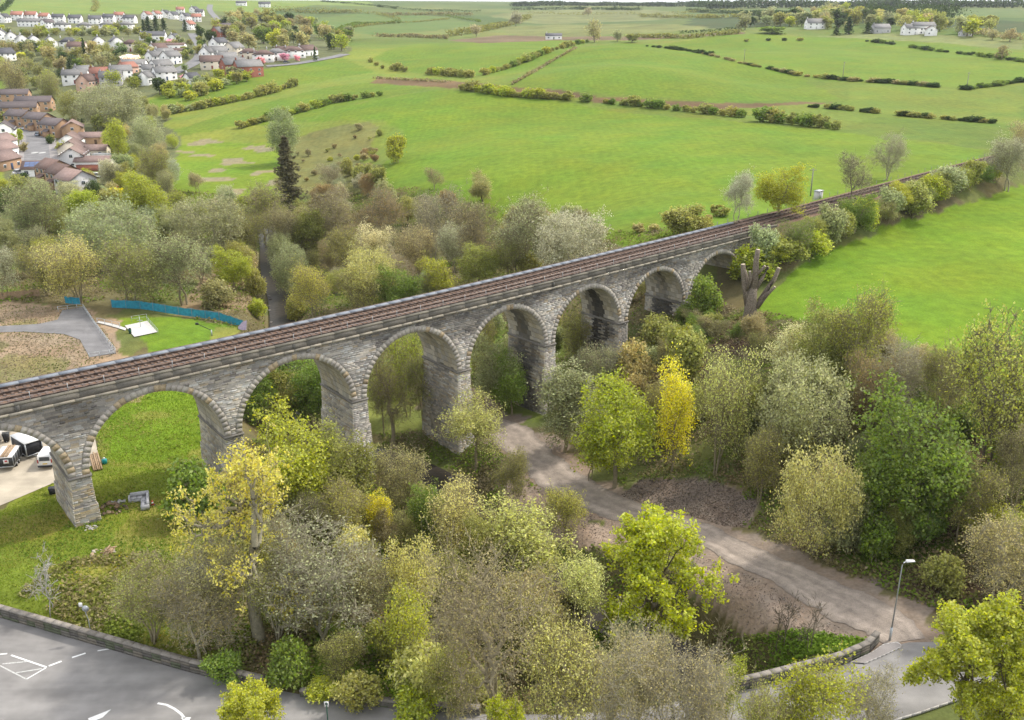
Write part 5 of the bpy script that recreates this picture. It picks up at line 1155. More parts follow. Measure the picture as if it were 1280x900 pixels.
rows('in the brick estate', 'houses of the brick estate', [(14,129,20,8,5,30,10,BRICK,DKR,dict(wins=5,chim=0)),(18,147,22,8,5,30,14,BRICK,DKR,dict(wins=5,chim=0)),(45,139,17,8,5,30,8,BRICK,DKR,dict(wins=4,chim=0)),(27,158,11,8,5,30,-22,BRICK,DKR,dict(porch=True,chim=0)),(51,162,11,8,5,30,-25,BRICK,DKR,dict(porch=True,chim=0)),(71,170,11,8,5,30,-28,BRICK,DKR,dict(porch=True,chim=0)),(93,172,10,8,4.6,30,-70,BRICK,MAUVE,dict(chim=0))],)
rows('in the terrace right of the estate street', 'terrace right of the estate street', [(90,186,10,8,3.6,32,-78,WHITE,MAUVE,dict(chim=0)),(92,196,10,8,3.8,32,-78,CREAMW,MAUVE,dict(chim=0)),(95,207,11,8,4.2,32,-78,GREYW,MAUVE,dict(chim=0)),(116,180,9,6,3,28,5,BRICK,MAUVE,dict(chim=0,wins=2)),(122,196,8,6,2.8,28,5,CREAMW,MAUVE,dict(chim=0,wins=2)),(120,211,12,6,2.9,26,5,WHITE,MAUVE,dict(chim=0)),(70,228,8,8,5,30,-38,BRICK,BRN,dict(porch=True,chim=0)),(83,235,8,8,5,30,-38,BRICK,BRN,dict(porch=True,chim=0)),(97,243,9,8.5,5,30,-38,GREYW,MAUVE,dict(porch=True,chim=0))])
rows('left of the estate street', 'houses left of the estate street', [(8,174,9,8,4.2,36,-70,WHITE,DKR,dict(chim=0)),(2,188,9,8,3.6,32,80,WHITE,MAUVE,dict(chim=0)),(2,198,9,8,3.6,32,80,WHITE,MAUVE,dict(chim=0)),(3,211,10,8,3.4,32,78,BRICK,MAUVE,dict(chim=0)),(-4,292,9,8,4,34,30,WHITE,BRN,dict(chim=0))])
house(50,219,9,7,2.6,30,10,WHITE,BRN,'white bungalow with solar panels on its roof at the street end','houses left of the estate street',solar=True,chim=0)
# sheds and low buildings behind the terrace
for (x, y, l_, w_, h_, c, lab) in [(152,213,9,3,2.2,REDB,'long dark red shed behind the terrace'),(128,200,6,3,2.2,WHITE,'low white conservatory roof behind the terrace'),(117,189,4,3,2.2,WHITE,'white conservatory on the back of the terrace'),(110,213,7,1.2,1.8,REDB,'red brown garden wall behind the terrace'),(137,222,6,.6,1.6,REDR,'red garden fence beside the terrace'),(62,135,5,4,2.4,GREYW,'grey flat garage behind the brick estate'),(153,218,3,3,2,GREYW,'small green grey shed by the long red shed')]:
    p = hit(x, y); b = MB(); b.box(-l_ / 2, l_ / 2, -w_ / 2, w_ / 2, -.6, h_); o = empty('shed', p, .1); tag(o, lab, 'shed', None, x); link('wall', b.mesh('wall', M_WALLS), o, color=c)
    b = MB(); b.box(-l_ / 2 - .1, l_ / 2 + .1, -w_ / 2 - .1, w_ / 2 + .1, h_ + .001, h_ + .12); link('roof', b.mesh('roof', M_ROOF), o, color=np.array(c) * .6 + .05)
# farm at the top right
rows('at the farm on the right skyline', 'farm buildings on the right', [(1018,36,16,9,5,38,5,WHITE,GREYR),(1100,41,14,9,4,34,5,GREYW,GREYR),(1140,43,16,9,5,34,10,WHITE,GREYR),(1152,42,18,10,6,30,0,WHITE,GREYR),(1163,44,12,9,4.5,32,70,WHITE,BRN),(1206,45,8,6,3,12,5,GREYW,GREYR)])
rows('on the far horizon', 'far horizon buildings', [(955,6,30,10,5,30,0,WHITE,REDR,dict(chim=0,wins=6)),(1075,5,90,15,5,14,0,WHITE,GREYR,dict(chim=0,wins=8))])
# estate street, drives and main street as sheets
def street(line, wdt, name, mat, dz=.12):
    c = resample(catmull(hits(np.array(line, float))[:, :2], 8), 3.0); t = np.gradient(c, axis=0); t /= np.linalg.norm(t, axis=1)[:, None]; n = np.stack([-t[:, 1], t[:, 0]], 1) * wdt / 2
    return drape_poly_strip(c + n, c - n, 6, dz, name, mat)
M_PAVE = asphalt('pavement', (.24, .22, .21), .1)
street([(5,157),(30,160),(46,168),(47,185),(47,205),(40,222)], 13.5, 'pavement', M_PAVE, .12)
street([(2,157),(30,161),(46,169),(46,185),(46,205),(40,221)], 8.5, 'road', M_PARK, .16)
street([(215,92),(240,80),(252,68),(250,55),(241,42)], 9, 'road', M_PARK, .3)
street([(275,27),(268,20),(262,12),(263,6)], 8, 'road', M_PARK, .4)
street([(333,83),(370,80),(410,73),(432,68)], 8, 'road', M_PARK, .3)
# faded road marks at the estate turning
for px_ in (43.5, 53):
    p = hit(px_, 191.5); b = MB(); a = np.linspace(0, 2 * math.pi, 17)[:-1]; b.add([(1.1 * math.cos(t), 2.0 * math.sin(t), 0) for t in a], [tuple(range(16))]); struct(b.build('road_marking', M_WORNPAINT, None, (p[0], p[1], p[2] + .2)))
# ---------------------------------------------------------------- cars
M_CARP = tinted('car_paint', 'object', rough=.25, var=.03, bump=0, spec=.5)
M_TYRE = plain('tyre_rubber', (.02, .02, .02), .9); M_RIM = plain('alloy_rim', (.4, .4, .42), .3, .8); M_LAMP = plain('headlight_lens', (.7, .7, .68), .1); M_TAIL = plain('tail_light', (.35, .02, .02), .2)
def loft(profile_pts, half_w, tumble=0.0, zt=1.0):
    """closed side profile (x,z) extruded across with slight tumblehome"""
    b = MB(); n = len(profile_pts); P = []
    for sg in (-1, 1):
        for x, z in profile_pts: P.append((x, sg * (half_w - tumble * max(0, z - zt)), z))
    F = [tuple(range(n)), tuple(range(2 * n - 1, n - 1, -1))] + [(i, (i + 1) % n, (i + 1) % n + n, i + n) for i in range(n)]
    b.add(P, [F[0][::-1], F[1][::-1]] + [f[::-1] for f in F[2:]]); return b
def wheels(o, xs, hw_, r=.32):
    for x in xs:
        for sg in (-1, 1):
            b = MB(); b.tube([(0, -.1, 0), (0, .1, 0)], r, 14); w_ = b.build('wheel', M_TYRE, o, (x, sg * (hw_ - .08), r)); b = MB(); b.tube([(0, -.115, 0), (0, .115, 0)], r * .6, 10); b.build('rim', M_RIM, w_)
def car(p, rz, colr, lab, group='cars in the village', px=0):
    o = empty('parked_car', p, rz); tag(o, lab, 'car', group, px)
    b = loft([(-2.05, .3), (2.05, .3), (2.1, .62), (1.95, .78), (1.0, .9), (-1.7, .95), (-2.05, .85), (-2.12, .5)], .86); link('body', b.mesh('body', M_CARP), o, color=colr)
    b = loft([(1.0, .89), (.35, 1.42), (-1.1, 1.46), (-1.75, .94)], .78, .25, .9); g = link('cabin', b.mesh('cabin', M_GLASS), o)
    b = loft([(.3, 1.44), (-1.08, 1.475), (-1.15, 1.43), (.36, 1.40)], .68); link('roof', b.mesh('roof', M_CARP), o, color=colr)
    wheels(o, (-1.3, 1.3), .86)
    for sg in (-1, 1):
        b = MB(); b.box(2.02, 2.11, sg * .6 - .18, sg * .6 + .18, .6, .74); b.build('headlight', M_LAMP, o); b = MB(); b.box(-2.13, -2.05, sg * .62 - .14, sg * .62 + .14, .66, .84); b.build('tail_light', M_TAIL, o)
    return o
for x, y, a, c_, lab in [(31,162,2.9,(.7,.7,.7),'white car parked at the bend of the estate street'),(48,170,1.7,(.3,.36,.42),'silver blue car parked on the estate street'),(4,158,.2,(.5,.5,.52),'silver car parked at the left end of the estate street'),(24,218,1.2,(.7,.7,.7),'white car at the lower end of the estate street'),(95,210,.4,(.75,.75,.75),'white car parked between terrace houses'),(258,62,1.8,(.75,.75,.75),'white car parked on the main street'),(395,73,.2,(.75,.75,.75),'white car parked beyond the bungalow row'),(358,79,.2,(.08,.1,.14),'dark car parked before the bungalow row'),(122,222,.5,(.7,.72,.7),'white car behind the terrace by the red fence'),(53,330,.3,(.5,.5,.55),'grey car half hidden in trees behind the car park')]:
    p = hit(x, y); car((p[0], p[1], p[2] + .17), a, c_, lab, px=x)
# ---------------------------------------------------------------- village greenery
VG = 'village garden trees'
for kind, x, yt, yb, w, tint, pl_ in [('far_conifer',186,20,40,14,'dark','below the top row'),('far_conifer',196,19,40,16,'dark','below the top row'),('far_conifer',180,24,40,10,'dark','below the top row'),('far_conifer',205,22,38,12,'dark','below the top row'),('far_conifer',232,24,40,10,'dark','below the top row'),('far_leafy',252,32,48,14,'dark','beside the main street'),('far_leafy',265,35,58,16,'dark','beside the main street'),('far_leafy',283,30,47,16,'brown','beside the main street'),('far_leafy',296,22,40,18,'greyg','above the main street'),
 ('far_conifer',106,47,70,10,'dark','in the white row'),('far_conifer',88,75,94,14,'dark','in the old village'),('far_conifer',98,78,94,14,'dark','in the old village'),('far_conifer',116,80,98,10,'gold','in the old village'),('far_leafy',80,64,80,16,'dark','in the old village'),('far_leafy',150,60,76,22,'dark','in the old village'),('far_leafy',165,66,82,24,'white','in the old village'),('far_leafy',200,96,118,22,'dark','in the old village'),('far_leafy',172,93,108,18,'dark','in the old village'),('far_leafy',325,70,80,15,'pink','before the bungalow row'),('far_leafy',356,66,77,15,'pink','before the bungalow row'),('far_leafy',372,69,76,9,'pink','before the bungalow row'),('far_leafy',231,92,102,10,'pink','beside the small white house'),('far_leafy',20,196,206,14,'pink','left of the estate street'),('far_leafy',212,49,55,9,'pink','beside the white bungalow'),
 ('far_leafy',330,30,55,24,'green','in the wood above the bungalows'),('far_conifer',394,58,76,8,'dark','beside the bungalow row'),('far_leafy',123,127,155,18,'gold','at the edge of the estate'),('far_leafy',123,140,166,14,'olive','at the edge of the estate'),('far_leafy',27,160,178,10,'ygreen','left of the estate street'),('far_leafy',133,178,192,12,'ygreen','behind the terrace'),('far_leafy',145,232,252,24,'yellow','below the terrace gardens'),('far_leafy',146,230,243,9,'orange','below the terrace gardens'),('far_bush',63,170,180,9,'dark','on the estate verge'),('far_leafy',30,64,72,26,'yellow','in a village garden')]:
    px_tree(kind, x, yt, yb, w, tint, pl_, VG)
def vscatter(poly, n, kinds, tints, hr, wr, label, group, seed, mind):
    HP = np.array([o.location[:2] for o in col.objects if o.parent is None and o.get('category') in ('house', 'shed', 'car')])
    scatter(poly, n, kinds, tints, hr, wr, label, group, seed, mind, avoid=lambda q: np.min(np.hypot(HP[:, 0] - q[0], HP[:, 1] - q[1])) < 8.5)
MIX = ['olive','greyg','brown','green','dark','tan','olive','ygreen']
vscatter([(0,36),(170,38),(175,46),(60,48),(0,46)], 40, ['far_leafy','far_bare','far_bush'], ['olive','green','greyg','ygreen'], (4,8), (6,10), 'in the green belt between the hillside rows', 'green belt between the hillside rows', 301, 7)
vscatter([(0,64),(175,64),(180,112),(60,118),(0,112)], 66, ['far_leafy','far_bare','far_bare'], MIX, (5,11), (6,11), 'among the houses of the old village', 'garden trees of the old village', 302, 8)
vscatter([(175,50),(250,42),(258,75),(210,110),(180,112)], 30, ['far_leafy','far_bush','far_bare'], MIX, (3,7), (4,8), 'around the white village houses', 'garden trees by the white houses', 303, 7)
vscatter([(262,40),(300,18),(330,22),(440,42),(440,66),(395,62),(300,62)], 95, ['far_leafy','far_bare','far_leafy'], ['olive','brown','green','tan','dark','greyg','olive','ygreen'], (8,14), (9,15), 'in the mixed wood above the bungalow row', 'wood above the bungalow row', 304, 9)
vscatter([(200,118),(250,104),(300,98),(310,102),(230,130)], 20, ['far_leafy','far_bush'], ['olive','ygreen','greyg'], (4,7), (6,9), 'between the village and the strip fields', 'bushes by the strip fields', 305, 7)
vscatter([(0,130),(150,125),(165,230),(60,250),(0,250)], 46, ['far_bush','far_bush','far_leafy'], MIX, (1.5,4), (2,5), 'in the brick estate gardens', 'estate garden shrubs', 306, 5)
vscatter([(925,40),(960,33),(1010,36),(1180,42),(1230,46),(1240,38),(1100,22),(990,22),(930,30)], 80, ['far_leafy','far_bare','far_leafy'], ['olive','tan','greyg','ygreen','dark','pale'], (8,15), (10,16), 'in the belt around the skyline farm', 'trees around the skyline farm', 307, 12)
for kind, x, yt, yb, w, tint, pl_ in [('far_conifer',1060,20,43,18,'dark','beside the skyline farm'),('far_conifer',1045,34,44,14,'dark','beside the skyline farm'),('far_conifer',1084,28,42,18,'dark','beside the skyline farm'),('far_leafy',965,32,42,36,'green','left of the skyline farm'),('far_leafy',1215,22,46,26,'ygreen','right of the skyline farm'),('far_bare',1262,34,52,20,'tan','right of the skyline farm'),('far_bare',1240,36,50,18,'tan','right of the skyline farm')]:
    px_tree(kind, x, yt, yb, w, tint, pl_, 'trees around the skyline farm')
# far hedges and tree belts, each hedge one long thing
def hedge(pts, h, wdt, tint, lab, dens=4.0, size=1.1):
    L = resample(np.array(pts, float), 3); P = hits(L); P = resample(P, 2.0); r = np.random.default_rng(abs(hash(lab)) % 9999); n = int(len(P) * dens * 2)
    i = r.integers(0, len(P), n); top = .55 + .45 * vnoise(i * 2.0, np.zeros(n), 14, 9); q = P[i] + np.c_[r.normal(size=(n, 2)) * wdt * .35, r.uniform(.05, 1, n) ** .8 * h * top]
    V, Fq, Cc = leaf_cards(r, q, size, 1.3); o = link('hedge', mesh_np('hedge', V, Fq, M_LEAF, {'leafvar': Cc}), None, color=np.array(TINT[tint][0]) * 1.4); tag(o, lab, 'hedge', 'far field hedges', pts[0][0])
for a_ in [([(560,46),(600,40),(640,31),(662,22)],7,7,'olive','ragged bushy hedge running up the far centre fields'),([(470,46),(520,47),(560,49)],4,5,'brown','brown scrubby hedge above the upper drumlin field'),([(790,47),(860,48),(925,42)],4,5,'olive','scrubby hedge left of the skyline farm'),([(800,21),(860,23),(930,22)],6,8,'olive','bushy hedge in the far right-centre fields'),([(420,41),(450,31),(500,29)],5,5,'green','green hedge below the wood edge'),([(860,15),(930,19),(1000,19)],7,9,'dark','dark hedge behind the farm belt'),([(480,20),(530,19),(590,20)],6,6,'brown','brown hedge with bushes in the far left-centre fields'),([(640,13),(720,12),(800,13)],7,8,'dark','dark hedge under the far skyline'),([(330,14),(400,17),(450,16)],6,7,'olive','olive hedge behind the hillside wood'),([(1200,40),(1240,46),(1280,50)],6,7,'tan','tan hedge right of the skyline farm')]:
    hedge(*a_, 7, 1.6)
for a in [([(400,2),(450,6),(500,12),(545,15),(600,15)],5,4,'dark','dark hedge winding down from the top left hill fields'),([(400,15),(470,18),(500,25)],5,4,'olive','hedge beside the striped hill field'),([(430,36),(480,30),(520,28),(560,24)],3,3,'olive','hedge below the striped hill field'),([(560,21),(600,28)],4,3,'green','short hedge among the pale far fields'),([(660,17),(720,19),(800,18)],5,4,'olive','hedge of dark bushes across the far centre fields'),([(640,8),(700,7),(800,8),(900,9)],12,16,'dark','thin dark hedge on the far right skyline',8,3),([(850,42),(900,39),(925,37)],3,3,'dark','dark hedge left of the skyline farm trees'),([(820,20),(870,16),(930,14)],6,5,'olive','hedge behind the skyline farm on the left'),([(118,2),(122,8),(116,15)],5,5,'olive','thick hedge running up the hill field'),([(0,16),(10,8),(14,0)],5,5,'dark','dark hedge at the far left hill'),([(340,10),(380,12),(420,13)],5,4,'olive','hedge behind the far white farmhouse'),([(880,11),(1000,9.5),(1100,9.5),(1200,9.5),(1280,10)],16,25,'dark','dark tree belt along the right skyline',9,3.5),([(1075,22),(1110,20),(1150,20),(1195,24)],14,18,'dark','dark conifer plantation behind the skyline farm',12,1.8),([(640,106),(720,60)],1.2,1.2,'brown','low rough grass line between drumlin fields'),([(470,98),(560,103)],1.2,3,'brown','rushy strip below the corner bushes')]:
    hedge(*a)
# ---------------------------------------------------------------- street furniture, yard, car park
M_WHITEP = plain('white_paint', (.75, .75, .74), .4, 0, .05, 4); M_BLACKP = plain('black_plastic', (.025, .025, .028), .5); M_RED = plain('red_plastic', (.5, .03, .03), .5); M_TEAL = plain('teal_plastic', (.02, .30, .32), .5)
M_WOOD = plain('raw_timber', (.36, .25, .15), .8, 0, .25, 5); M_GREYW = plain('grey_timber', (.25, .235, .21), .85, 0, .3, 5); M_SOFA = plain('grey_fabric', (.40, .40, .42), .9, 0, .12, 4); M_BLUEN = plain('blue_netting', (.03, .24, .34), .8, 0, .25, 2); M_YEL = plain('yellow_plate', (.7, .45, .02), .5); M_LILAC = plain('lilac_banner', (.55, .45, .6), .7); M_CONC = plain('pale_concrete', (.5, .485, .46), .85, 0, .12, 3); M_RUBBLE = tinted('rubble', 'object', rough=.95, var=.3, scale=3, bump=.5); M_GREENP = plain('dark_green_paint', (.02, .08, .05), .5)
# lamp post
p = hit(1112, 801); lp = empty('street_lamp', (p[0], p[1], 0)); tag(lp, 'tall grey street lamp post at the track mouth beside the road', 'street lamp', px=1112)
b = MB(); b.tube([(0, 0, -.3), (0, 0, 1.3)], .11, 10); b.build('base', M_GALV, lp); b = MB(); b.tube([(0, 0, 1.3), (0, 0, 7.7), (.1, 0, 7.95), (.45, .1, 8.05)], [.075, .05, .045, .04], 8); b.build('pole', M_GALV, lp)
b = MB(); b.add([(.3, -.1, 8.0), (1.1, -.02, 8.04), (1.1, .26, 8.04), (.3, .24, 8.0), (.35, -.06, 8.15), (1.0, .03, 8.12), (1.0, .21, 8.12), (.35, .2, 8.15)], [(0, 3, 2, 1), (4, 5, 6, 7), (0, 1, 5, 4), (1, 2, 6, 5), (2, 3, 7, 6), (3, 0, 4, 7)]); b.build('lamp_head', M_WHITEP, lp)
# roadside give-way style sign seen from behind and a bus stop flag
p = hit(115, 799); sg = empty('road_sign', (p[0], p[1], 0)); tag(sg, 'thin grey signpost with round sign against the roadside wall', 'sign', px=113)
b = MB(); b.tube([(0, 0, -.2), (0, 0, 2.0), (-.12, 0, 2.6), (-.08, 0, 3.4)], .04, 6); b.build('post', M_GALV, sg); b = MB(); b.tube([(-.08, -.05, 3.1), (-.08, .05, 3.1)], .3, 16); b.build('sign_plate', M_GALV, sg); b = MB(); b.box(-.6, -.3, -.03, .03, 3.3, 3.7); b.build('small_plate', M_WHITEP, sg)
p = hit(411, 915); sg = empty('bus_stop_sign', (p[0], p[1], 0)); tag(sg, 'dark green bus stop pole with small white flag by the road', 'sign', px=410)
b = MB(); b.tube([(0, 0, -.2), (0, 0, 2.75)], .045, 8); b.build('post', M_GREENP, sg); b = MB(); b.box(-.17, .17, -.02, .02, 2.3, 2.78); b.build('flag', M_WHITEP, sg); b = MB(); b.box(-.1, .1, -.025, -.021, 2.5, 2.68); b.build('pictogram', M_BLACKP, sg)
# roadside walls with coping stones
def wall_run(pts, h, th_, lab, copes=True, tilt=0):
    c = resample(np.array(pts, float), 1.0); o = empty('roadside_wall', (c[len(c) // 2][0], c[len(c) // 2][1], 0)); tag(o, lab, 'wall', None, proj((*c[len(c) // 2], 0))[0]); Oo = np.array(o.location)
    t = np.gradient(c, axis=0); t /= np.linalg.norm(t, axis=1)[:, None]; n = np.stack([-t[:, 1], t[:, 0]], 1)
    def seg(mb, i, j, e0, e1, z0, z1, cc):
        a, b_ = c[i], c[j]; mb.hexa([(*(a + n[i] * e0), z0), (*(b_ + n[j] * e0), z0), (*(b_ + n[j] * e1), z0), (*(a + n[i] * e1), z0), (*(a + n[i] * e0), z1), (*(b_ + n[j] * e0), z1), (*(b_ + n[j] * e1), z1), (*(a + n[i] * e1), z1)], cc)
    m = MB()
    for i in range(len(c) - 1): seg(m, i, i + 1, 0, th_, -.6, h, np.array((.11, .10, .085)) * random.uniform(.8, 1.2))
    q = m.build('wall_body', M_STONE, o); q.matrix_parent_inverse = Matrix.Translation(-Vector(Oo))
    for r_ in range(3):            # rubble facing stones
        for i in range(len(c) - 1):
            m = MB(); k = random.uniform(.02, .06); seg(m, i, i + 1, -k, 0.02, .04 + r_ * (h - .1) / 3, .0 + (r_ + 1) * (h - .1) / 3, np.array(random.choice([(.14, .13, .11), (.11, .10, .09), (.17, .15, .12), (.10, .11, .07)])))
            q = m.build('stone', M_STONE, o); q.matrix_parent_inverse = Matrix.Translation(-Vector(Oo))
    if copes:
        for i in range(0, len(c) - 2, 2):
            m = MB(); seg(m, i, i + 1, -.07, th_ + .05, h, h + .14, np.array((.25, .225, .195)) * random.uniform(.75, 1.1)); seg(m, i + 1, min(i + 2, len(c) - 1), -.07, th_ + .05, h, h + .14 + .002, np.array((.25, .225, .195)) * random.uniform(.75, 1.1))
            q = m.build('coping_stone', M_STONE, o); q.matrix_parent_inverse = Matrix.Translation(-Vector(Oo))
wl = [at(*q, 0)[:2] for q in [(-80,752),(0,772),(60,789),(150,815),(240,841),(310,858),(330,862)]]
wall_run(wl, .98, .42, 'mossy stone wall along the near road on the left')
wl = [at(*q, 0)[:2] for q in [(375,871),(420,878),(505,887),(600,894)]]; wall_run(wl, .55, .4, 'low dark stone wall behind the bus stop')
wl = [at(*q, 0)[:2] for q in [(880,874),(950,858),(1000,845),(1050,832),(1085,817),(1098,803)]]; wall_run(wl, .95, .4, 'curved stone bridge wall left of the street lamp')
wl = [at(*q, 0)[:2] for q in [(1225,800),(1280,798),(1400,790)]]; wall_run(wl, .5, .4, 'low wall at the right edge of the road')
# kerb and pavement at the track mouth
kb = [at(*q, 0)[:2] for q in [(1062,829),(1090,816),(1104,806),(1122,803),(1128,808),(1108,818),(1080,830)]]
o = flat_poly(kb, .11, 'pavement', M_PAVE)
m = MB(); K = resample(np.array(kb), .5)
for a, b_ in zip(K[:-1], K[1:]): m.hexa([(*a, -.05), (*b_, -.05), (*(b_ * .9985), -.05), (*(a * .9985), -.05), (*a, .12), (*b_, .12), (*(b_ * .9985), .12), (*(a * .9985), .12)], (.4, .38, .36))
struct(m.build('kerb', M_STONE))
for pts in ([(1095,912),(1119,900),(1152,890),(1215,868),(1285,848)],):
    K = resample(np.array([at(*q, 0)[:2] for q in pts]), .9); m = MB()
    for a, b_ in zip(K[:-1], K[1:]): m.hexa([(*a, -.05), (*b_, -.05), (*(b_ * .9975), -.05), (*(a * .9975), -.05), (*a, .12), (*b_, .12), (*(b_ * .9975), .12), (*(a * .9975), .12)], (.42, .40, .37))
    struct(m.build('kerb', M_STONE))
# road markings
def paint(quads, mat=None):
    for q in quads:
        b = MB(); b.add([(*at(*v, .008)[:2], .008) for v in q], [tuple(range(len(q)))][::1]); o = b.build('road_marking', mat or M_PAINT); struct(o)
def line_px(a, b_, w=.12, mat=None):
    A, B = at(*a, 0)[:2], at(*b_, 0)[:2]; t = (B - A) / np.linalg.norm(B - A); n = np.array([-t[1], t[0]]) * w / 2; m = MB()
    m.add([(*(A - n), .008), (*(B - n), .008), (*(B + n), .008), (*(A + n), .008)], [(0, 1, 2, 3)]); struct(m.build('road_marking', mat or M_PAINT))
line_px((0,818),(9,817),.16); line_px((14,819),(58,834),.16); line_px((61,832.5),(77,826.5),.2); line_px((90,822),(107,816.5),.2); line_px((122,813.5),(137,811),.16)
line_px((0,832),(33,849),.12,M_WORNPAINT); line_px((33,849),(58,834.5),.12,M_PAINT); line_px((3,830),(33,827),.14,M_WORNPAINT); line_px((20,841),(52,836),.14,M_WORNPAINT)
paint([[(110,898),(139,886.5),(128,897),(112,903)]])
cv = [(197,879),(208,881),(218,886),(226,892),(231,898)]
for a, b_ in zip(cv[:-1], cv[1:]): line_px(a, b_, .2)
paint([[(226,897),(239,896.5),(233,905)]])
line_px((1085,822),(1112,812),.1,M_WORNPAINT)
# ---------------- yard behind and under the first arch
def vehicle_xy(px, py): p = at(px, py, 0.0); return (p[0], p[1], 0.0)
vn = empty('van', vehicle_xy(58, 586), R(98)); tag(vn, 'white van with black rear window parked in the pale yard', 'van', px=58)
b = loft([(-.1, .3), (4.2, .3), (4.25, .8), (4.05, 1.0), (3.25, 1.12), (2.65, 1.78), (2.2, 1.86), (.1, 1.84), (-.08, 1.6), (-.14, .7)], .88, .14, 1.0); b.build('body', M_WHITEP, vn)
b = MB(); b.add([(-.13, -.62, 1.12), (-.13, .62, 1.12), (-.07, .56, 1.62), (-.07, -.56, 1.62)], [(3, 2, 1, 0)]); q = b.build('rear_window', M_GLASS, vn, (-.02, 0, 0))
b = MB(); b.add([(3.2, -.72, 1.2), (3.2, .72, 1.2), (2.72, .64, 1.74), (2.72, -.64, 1.74)], [(0, 1, 2, 3)]); b.build('windscreen', M_GLASS, vn, (.06, 0, .02))
for sg_ in (-1, 1):
    b = MB(); b.add([(1.9, sg_ * .895, 1.15), (2.9, sg_ * .895, 1.15), (2.55, sg_ * .82, 1.65), (1.9, sg_ * .82, 1.65)], [(0, 1, 2, 3) if sg_ < 0 else (3, 2, 1, 0)]); b.build('side_window', M_GLASS, vn)
    b = MB(); b.box(-.17, -.12, sg_ * .78 - .07, sg_ * .78 + .07, .85, 1.3); b.build('tail_light', M_TAIL, vn)
    b = MB(); b.box(2.75, 2.95, sg_ * 1.0 - .1, sg_ * 1.0 + .1, 1.15, 1.38); b.build('wing_mirror', M_BLACKP, vn)
b = MB(); b.box(-.17, -.135, -.26, .26, .68, .80); b.build('number_plate', M_YEL, vn); b = MB(); b.box(-.2, -.05, -.86, .86, .32, .52); b.build('bumper', M_BLACKP, vn); wheels(vn, (.75, 3.3), .88, .33)
tr = empty('box_trailer', vehicle_xy(36, 566), R(140)); tag(tr, 'black sided box trailer with a white roof behind the van', 'trailer', px=36)
b = MB(); b.box(-1.9, 1.9, -1.0, 1.0, .5, 2.1); b.build('box', M_BLACKP, tr); b = MB(); b.box(-1.98, 1.98, -1.06, 1.06, 2.101, 2.22); b.build('roof', M_WHITEP, tr)
for sx in (-1.9, 1.9):
    for sy in (-1.0, 1.0): b = MB(); b.box(sx - .06, sx + .06, sy - .06, sy + .06, .42, 2.1); b.build('corner_post', M_GALV, tr)
b = MB(); b.box(-1.95, 1.95, -1.04, 1.04, .4, .5); b.build('chassis', M_GALV, tr); b = MB(); b.tube([(-1.9, .4, .45), (-3.0, 0, .45)], .05, 6); b.tube([(-1.9, -.4, .45), (-3.0, 0, .45)], .05, 6); b.build('drawbar', M_GALV, tr); wheels(tr, (-.4, .4), 1.0, .28)
tr = empty('cage_trailer', vehicle_xy(12, 581), R(100)); tag(tr, 'grey mesh sided trailer loaded with planks at the left edge', 'trailer', px=12)
b = MB(); b.box(-1.7, 1.7, -1.05, 1.05, .45, .6); b.build('bed', M_GALV, tr)
for sy in (-1.05, 1.05):
    b = MB(); b.box(-1.7, 1.7, sy - .02, sy + .02, .6, 1.7); b.build('side_panel', M_DARKMETAL, tr)
    for k in range(5): b = MB(); xx = -1.65 + k * .82; b.box(xx - .03, xx + .03, sy - .05, sy + .05, .6, 1.78); b.build('upright', M_GALV, tr)
b = MB(); b.box(-1.7, -1.66, -1.02, 1.02, .6, 1.7); b.build('tailgate', M_DARKMETAL, tr); b = MB(); b.box(-1.715, -1.70, -.6, .0, 1.0, 1.5); b.build('sign', M_WHITEP, tr); b = MB(); b.box(-1.722, -1.716, -.45, -.15, 1.2, 1.42); b.build('red_mark', M_RED, tr)
b = MB(); b.box(-1.7, 1.7, -1.05, 1.05, 1.72, 1.79); b.build('lid', M_WHITEP, tr)
for k in range(3): b = MB(); b.box(-1.6, 1.75, -.5 + k * .3, -.28 + k * .3, 1.791, 1.86 + .02 * k); b.build('plank', M_WOOD, tr)
wheels(tr, (-.4, .4), 1.05, .3)
bn = empty('wheeled_bin', vehicle_xy(9, 552), .3); tag(bn, 'dark wheeled bin behind the trailers in the yard', 'bin', px=9); b = MB(); b.hexa([(-.3, -.3, .1), (.3, -.3, .1), (.3, .3, .1), (-.3, .3, .1), (-.38, -.38, 1.15), (.38, -.38, 1.15), (.38, .38, 1.15), (-.38, .38, 1.15)]); b.build('body', M_BLACKP, bn); b = MB(); b.box(-.42, .42, -.42, .42, 1.151, 1.22); b.build('lid', M_DARKMETAL, bn); wheels(bn, (0,), .35, .12)
pr_ = empty('portable_office', vehicle_xy(-10, 550), R(95)); tag(pr_, 'white cabin corner at the left edge of the yard', 'cabin', px=2); b = MB(); b.box(-3, 3, -1.4, 1.4, .1, 2.5); b.build('wall', M_WHITEP, pr_); b = MB(); b.box(-3.1, 3.1, -1.5, 1.5, 2.501, 2.62); b.build('roof', M_CONC, pr_)
